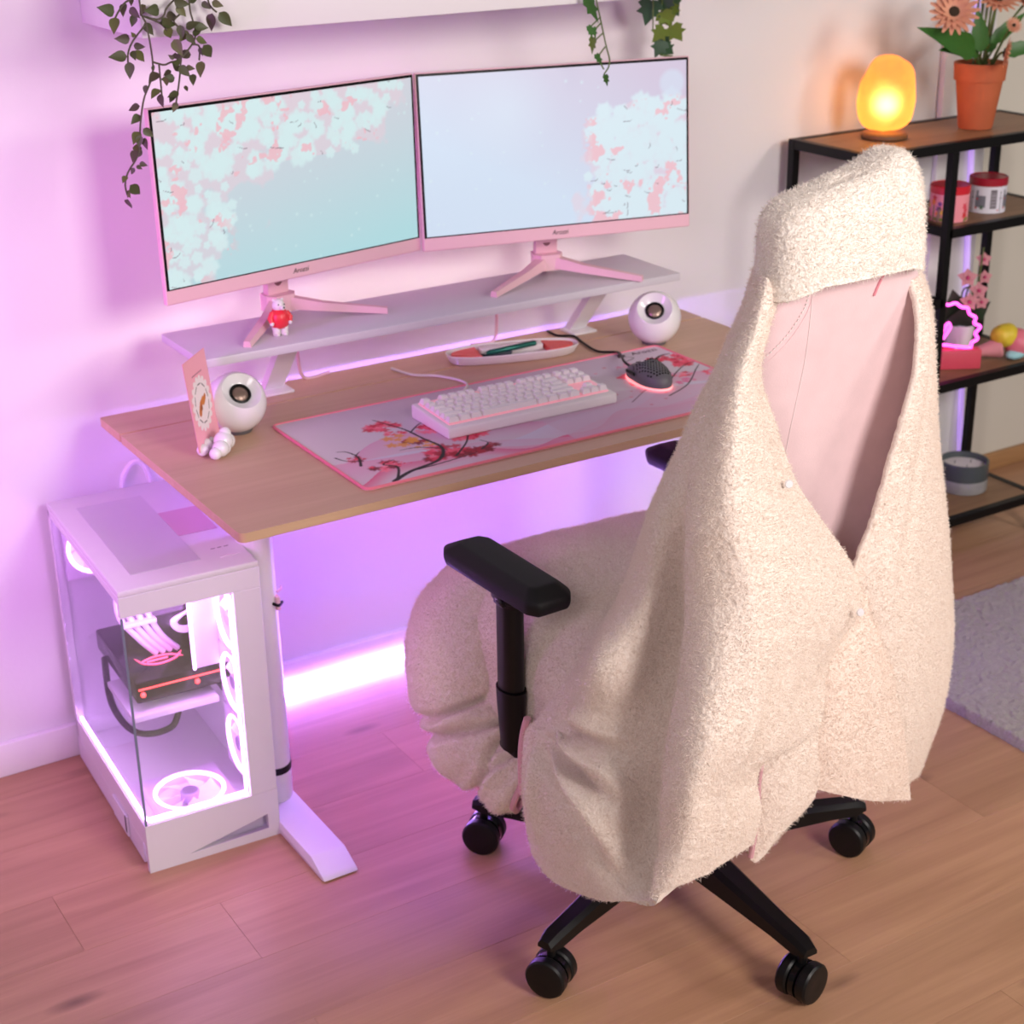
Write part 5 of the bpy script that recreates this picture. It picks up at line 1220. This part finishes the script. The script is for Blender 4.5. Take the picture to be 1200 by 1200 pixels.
vine('trailing_plant', 'dusky green trailing plant hanging from the shelf over the left monitor', [
 [(0.069,0.405,1.496), (0.068,0.405,1.48), (0.07,0.405,1.456), (0.076,0.405,1.439), (0.08,0.405,1.384), (0.074,0.405,1.356), (0.059,0.405,1.327), (0.049,0.405,1.288), (0.041,0.405,1.243), (0.02,0.405,1.214), (0.013,0.405,1.194), (0.016,0.405,1.174)],
 [(0.074,0.405,1.442), (0.051,0.405,1.419), (0.041,0.405,1.401), (0.039,0.405,1.384)],
 [(0.08,0.405,1.384), (0.098,0.405,1.378), (0.11,0.405,1.381), (0.126,0.405,1.385), (0.149,0.405,1.406), (0.157,0.405,1.425), (0.151,0.405,1.458), (0.151,0.405,1.486)],
 [(0.09,0.405,1.38), (0.09,0.405,1.349), (0.09,0.405,1.33)],
 [(0.13,0.405,1.394), (0.122,0.405,1.352), (0.112,0.405,1.313)],
 [(0.067,0.405,1.486), (0.045,0.405,1.478), (0.033,0.405,1.466), (0.026,0.405,1.456)],
 [(0.138,0.405,1.484), (0.122,0.405,1.474), (0.111,0.405,1.464), (0.105,0.405,1.453), (0.093,0.405,1.449), (0.076,0.405,1.454)],
 [(0.181,0.405,1.484), (0.185,0.405,1.465), (0.196,0.405,1.453)],
 [(0.07,0.405,1.456), (0.098,0.405,1.443), (0.109,0.405,1.431)],
 [(0.149,0.405,1.406), (0.161,0.405,1.402), (0.159,0.405,1.38)],
 [(0.142,0.405,1.459), (0.122,0.405,1.444), (0.139,0.405,1.426), (0.149,0.405,1.409)]],
 [((0.024,0.405,1.465), (-0.002,0.405,1.474), 1.0),
  ((0.025,0.405,1.457), (0.016,0.405,1.436), 1.0),
  ((0.048,0.405,1.471), (0.057,0.405,1.456), 1.0),
  ((0.056,0.405,1.459), (0.05,0.405,1.442), 1.0),
  ((0.103,0.405,1.462), (0.078,0.405,1.463), 1.0),
  ((0.051,0.405,1.426), (0.045,0.405,1.433), 1.0),
  ((0.047,0.405,1.422), (0.024,0.405,1.424), 1.0),
  ((0.036,0.405,1.397), (0.01,0.405,1.398), 1.0),
  ((0.042,0.405,1.387), (0.037,0.405,1.364), 1.0),
  ((0.054,0.405,1.404), (0.066,0.405,1.386), 1.0),
  ((0.055,0.405,1.41), (0.069,0.405,1.408), 1.0),
  ((0.048,0.405,1.404), (0.047,0.405,1.392), 1.0),
  ((0.076,0.405,1.444), (0.086,0.405,1.426), 1.0),
  ((0.107,0.405,1.437), (0.117,0.405,1.418), 1.0),
  ((0.184,0.405,1.453), (0.181,0.405,1.427), 1.0),
  ((0.198,0.405,1.453), (0.216,0.405,1.432), 1.0),
  ((0.122,0.405,1.474), (0.142,0.405,1.47), 1.0),
  ((0.126,0.405,1.468), (0.139,0.405,1.452), 1.0),
  ((0.11,0.405,1.452), (0.132,0.405,1.45), 1.0),
  ((0.131,0.405,1.438), (0.131,0.405,1.418), 1.0),
  ((0.152,0.405,1.435), (0.172,0.405,1.432), 1.0),
  ((0.117,0.405,1.417), (0.123,0.405,1.394), 1.0),
  ((0.15,0.405,1.389), (0.128,0.405,1.39), 1.0),
  ((0.164,0.405,1.405), (0.18,0.405,1.384), 1.0),
  ((0.161,0.405,1.401), (0.163,0.405,1.388), 1.0),
  ((0.159,0.405,1.38), (0.151,0.405,1.358), 1.0),
  ((0.083,0.405,1.368), (0.064,0.405,1.357), 1.0),
  ((0.118,0.405,1.355), (0.097,0.405,1.354), 1.0),
  ((0.145,0.405,1.36), (0.14,0.405,1.345), 1.0),
  ((0.086,0.405,1.341), (0.069,0.405,1.331), 1.0),
  ((0.09,0.405,1.332), (0.089,0.405,1.313), 1.0),
  ((0.116,0.405,1.333), (0.098,0.405,1.329), 1.0),
  ((0.116,0.405,1.332), (0.107,0.405,1.317), 1.0),
  ((0.117,0.405,1.316), (0.109,0.405,1.302), 1.0),
  ((0.054,0.405,1.316), (0.039,0.405,1.31), 1.0),
  ((0.052,0.405,1.302), (0.035,0.405,1.292), 1.0),
  ((0.049,0.405,1.283), (0.062,0.405,1.27), 1.0),
  ((0.038,0.405,1.258), (0.045,0.405,1.241), 1.0),
  ((0.034,0.405,1.25), (0.025,0.405,1.234), 1.0),
  ((0.051,0.405,1.245), (0.046,0.405,1.234), 1.0),
  ((0.028,0.405,1.222), (0.023,0.405,1.212), 1.0),
  ((0.016,0.405,1.209), (0.007,0.405,1.201), 1.0),
  ((0.039,0.405,1.221), (0.047,0.405,1.215), 1.0),
  ((0.038,0.405,1.228), (0.047,0.405,1.225), 1.0),
  ((0.018,0.405,1.195), (0.036,0.405,1.177), 1.0),
  ((0.017,0.405,1.185), (0.016,0.405,1.175), 1.0),
  ((0.015,0.405,1.171), (0.022,0.405,1.153), 1.0),
  ((0.139,0.405,1.423), (0.149,0.405,1.409), 1.0),
  ((0.15,0.405,1.42), (0.164,0.405,1.43), 1.0),
  ((0.156,0.405,1.414), (0.175,0.405,1.407), 1.0),
  ((0.117,0.405,1.386), (0.108,0.405,1.392), 1.0),
  ((0.121,0.405,1.375), (0.132,0.405,1.36), 1.0),
  ((0.127,0.405,1.366), (0.116,0.405,1.378), 1.0),
  ((0.138,0.405,1.37), (0.148,0.405,1.368), 1.0),
  ((0.112,0.405,1.367), (0.099,0.405,1.361), 1.0),
  ((0.131,0.405,1.343), (0.134,0.405,1.333), 1.0),
  ((0.098,0.405,1.443), (0.124,0.405,1.44), 1.0),
  ((0.081,0.405,1.471), (0.073,0.405,1.455), 1.0),
  ((0.046,0.405,1.476), (0.038,0.405,1.459), 1.0),
  ((0.139,0.405,1.432), (0.156,0.405,1.442), 1.0),
  ((0.102,0.405,1.451), (0.112,0.405,1.434), 1.0),
  ((0.148,0.405,1.426), (0.131,0.405,1.413), 1.0),
  ((0.123,0.405,1.394), (0.134,0.405,1.379), 1.0),
  ((0.125,0.405,1.38), (0.11,0.405,1.382), 1.0),
  ((0.066,0.405,1.349), (0.062,0.405,1.335), 1.0),
  ((0.045,0.405,1.277), (0.031,0.405,1.262), 1.0),
  ((0.05,0.405,1.268), (0.05,0.405,1.251), 1.0),
  ((0.043,0.405,1.273), (0.039,0.405,1.255), 1.0),
  ((0.073,0.405,1.376), (0.084,0.405,1.375), 1.0),
  ((0.096,0.405,1.36), (0.097,0.405,1.346), 1.0),
  ((0.084,0.405,1.361), (0.086,0.405,1.355), 1.0),
  ((0.155,0.405,1.469), (0.168,0.405,1.477), 1.0),
  ((0.17,0.405,1.471), (0.179,0.405,1.461), 1.0),
  ((0.186,0.405,1.47), (0.199,0.405,1.464), 1.0),
  ((0.058,0.405,1.483), (0.054,0.405,1.473), 1.0)],
 M_stem, [M_leaf, mat("olive_leaf", (.15, .165, .045), .5, noise=.6, nscale=45), mat("brown_green_leaf", (.10, .078, .045), .5, noise=.6, nscale=45), M_leaf], leaf_mesh(1., .31), (.19, .50, 1.5272))
ivy = ivy_mesh()
vine('ivy', 'single thin ivy strand hanging over the right monitor', [
 [(0.947,0.415,1.442), (0.952,0.415,1.424), (0.962,0.415,1.388), (0.975,0.415,1.34), (0.983,0.415,1.315), (0.981,0.415,1.3), (0.971,0.415,1.288)],
 [(0.962,0.415,1.393), (0.938,0.415,1.376)],
 [(0.963,0.415,1.382), (0.952,0.415,1.373)],
 [(0.967,0.415,1.363), (0.951,0.415,1.352)],
 [(0.973,0.415,1.338), (0.96,0.415,1.325)],
 [(0.963,0.415,1.308), (0.97,0.415,1.297)],
 [(0.947,0.415,1.436), (0.933,0.415,1.425), (0.937,0.415,1.413)]],
 [((0.924,0.415,1.43), (0.942,0.415,1.388), 0.45), ((0.929,0.415,1.379), (0.939,0.415,1.357), 0.45), ((0.945,0.415,1.375), (0.95,0.415,1.355), 0.45), ((0.949,0.415,1.356), (0.953,0.415,1.326), 0.45), ((0.955,0.415,1.325), (0.967,0.415,1.304), 0.45), ((0.967,0.415,1.288), (0.975,0.415,1.266), 0.45)],
 M_stem2, [M_leaf2, M_leaf2, M_leaf2, M_ivy], ivy, (1.03, .50, 1.5272), None, .04)
vine('ivy', 'leafy ivy bunch hanging behind the top right corner of right monitor', [
 [(1.246,0.6,1.412), (1.244,0.6,1.392), (1.242,0.6,1.354), (1.249,0.6,1.324), (1.255,0.6,1.297), (1.241,0.6,1.284), (1.273,0.6,1.279)],
 [(1.22,0.6,1.414), (1.221,0.6,1.387), (1.222,0.6,1.335)],
 [(1.27,0.6,1.408), (1.271,0.6,1.377), (1.263,0.6,1.335)]],
 [((1.224,0.6,1.391), (1.216,0.6,1.346), 1.00), ((1.25,0.6,1.398), (1.253,0.6,1.367), 1.00), ((1.27,0.6,1.393), (1.307,0.6,1.357), 1.00), ((1.242,0.6,1.368), (1.263,0.6,1.339), 1.00), ((1.262,0.6,1.364), (1.234,0.6,1.35), 1.00), ((1.263,0.6,1.339), (1.287,0.6,1.31), 1.00), ((1.246,0.6,1.336), (1.22,0.6,1.314), 1.00), ((1.255,0.6,1.319), (1.264,0.6,1.298), 1.00), ((1.24,0.6,1.312), (1.227,0.6,1.282), 1.00), ((1.258,0.6,1.297), (1.285,0.6,1.281), 1.00), ((1.278,0.6,1.338), (1.296,0.6,1.326), 1.00), ((1.262,0.6,1.378), (1.283,0.6,1.349), 1.00)],
 M_stem2, [M_ivyd, M_ivyd, M_ivyd, M_ivy, M_ivy, M_ivy, M_ivy], ivy, (1.20, .58, 1.5272), None, .045)
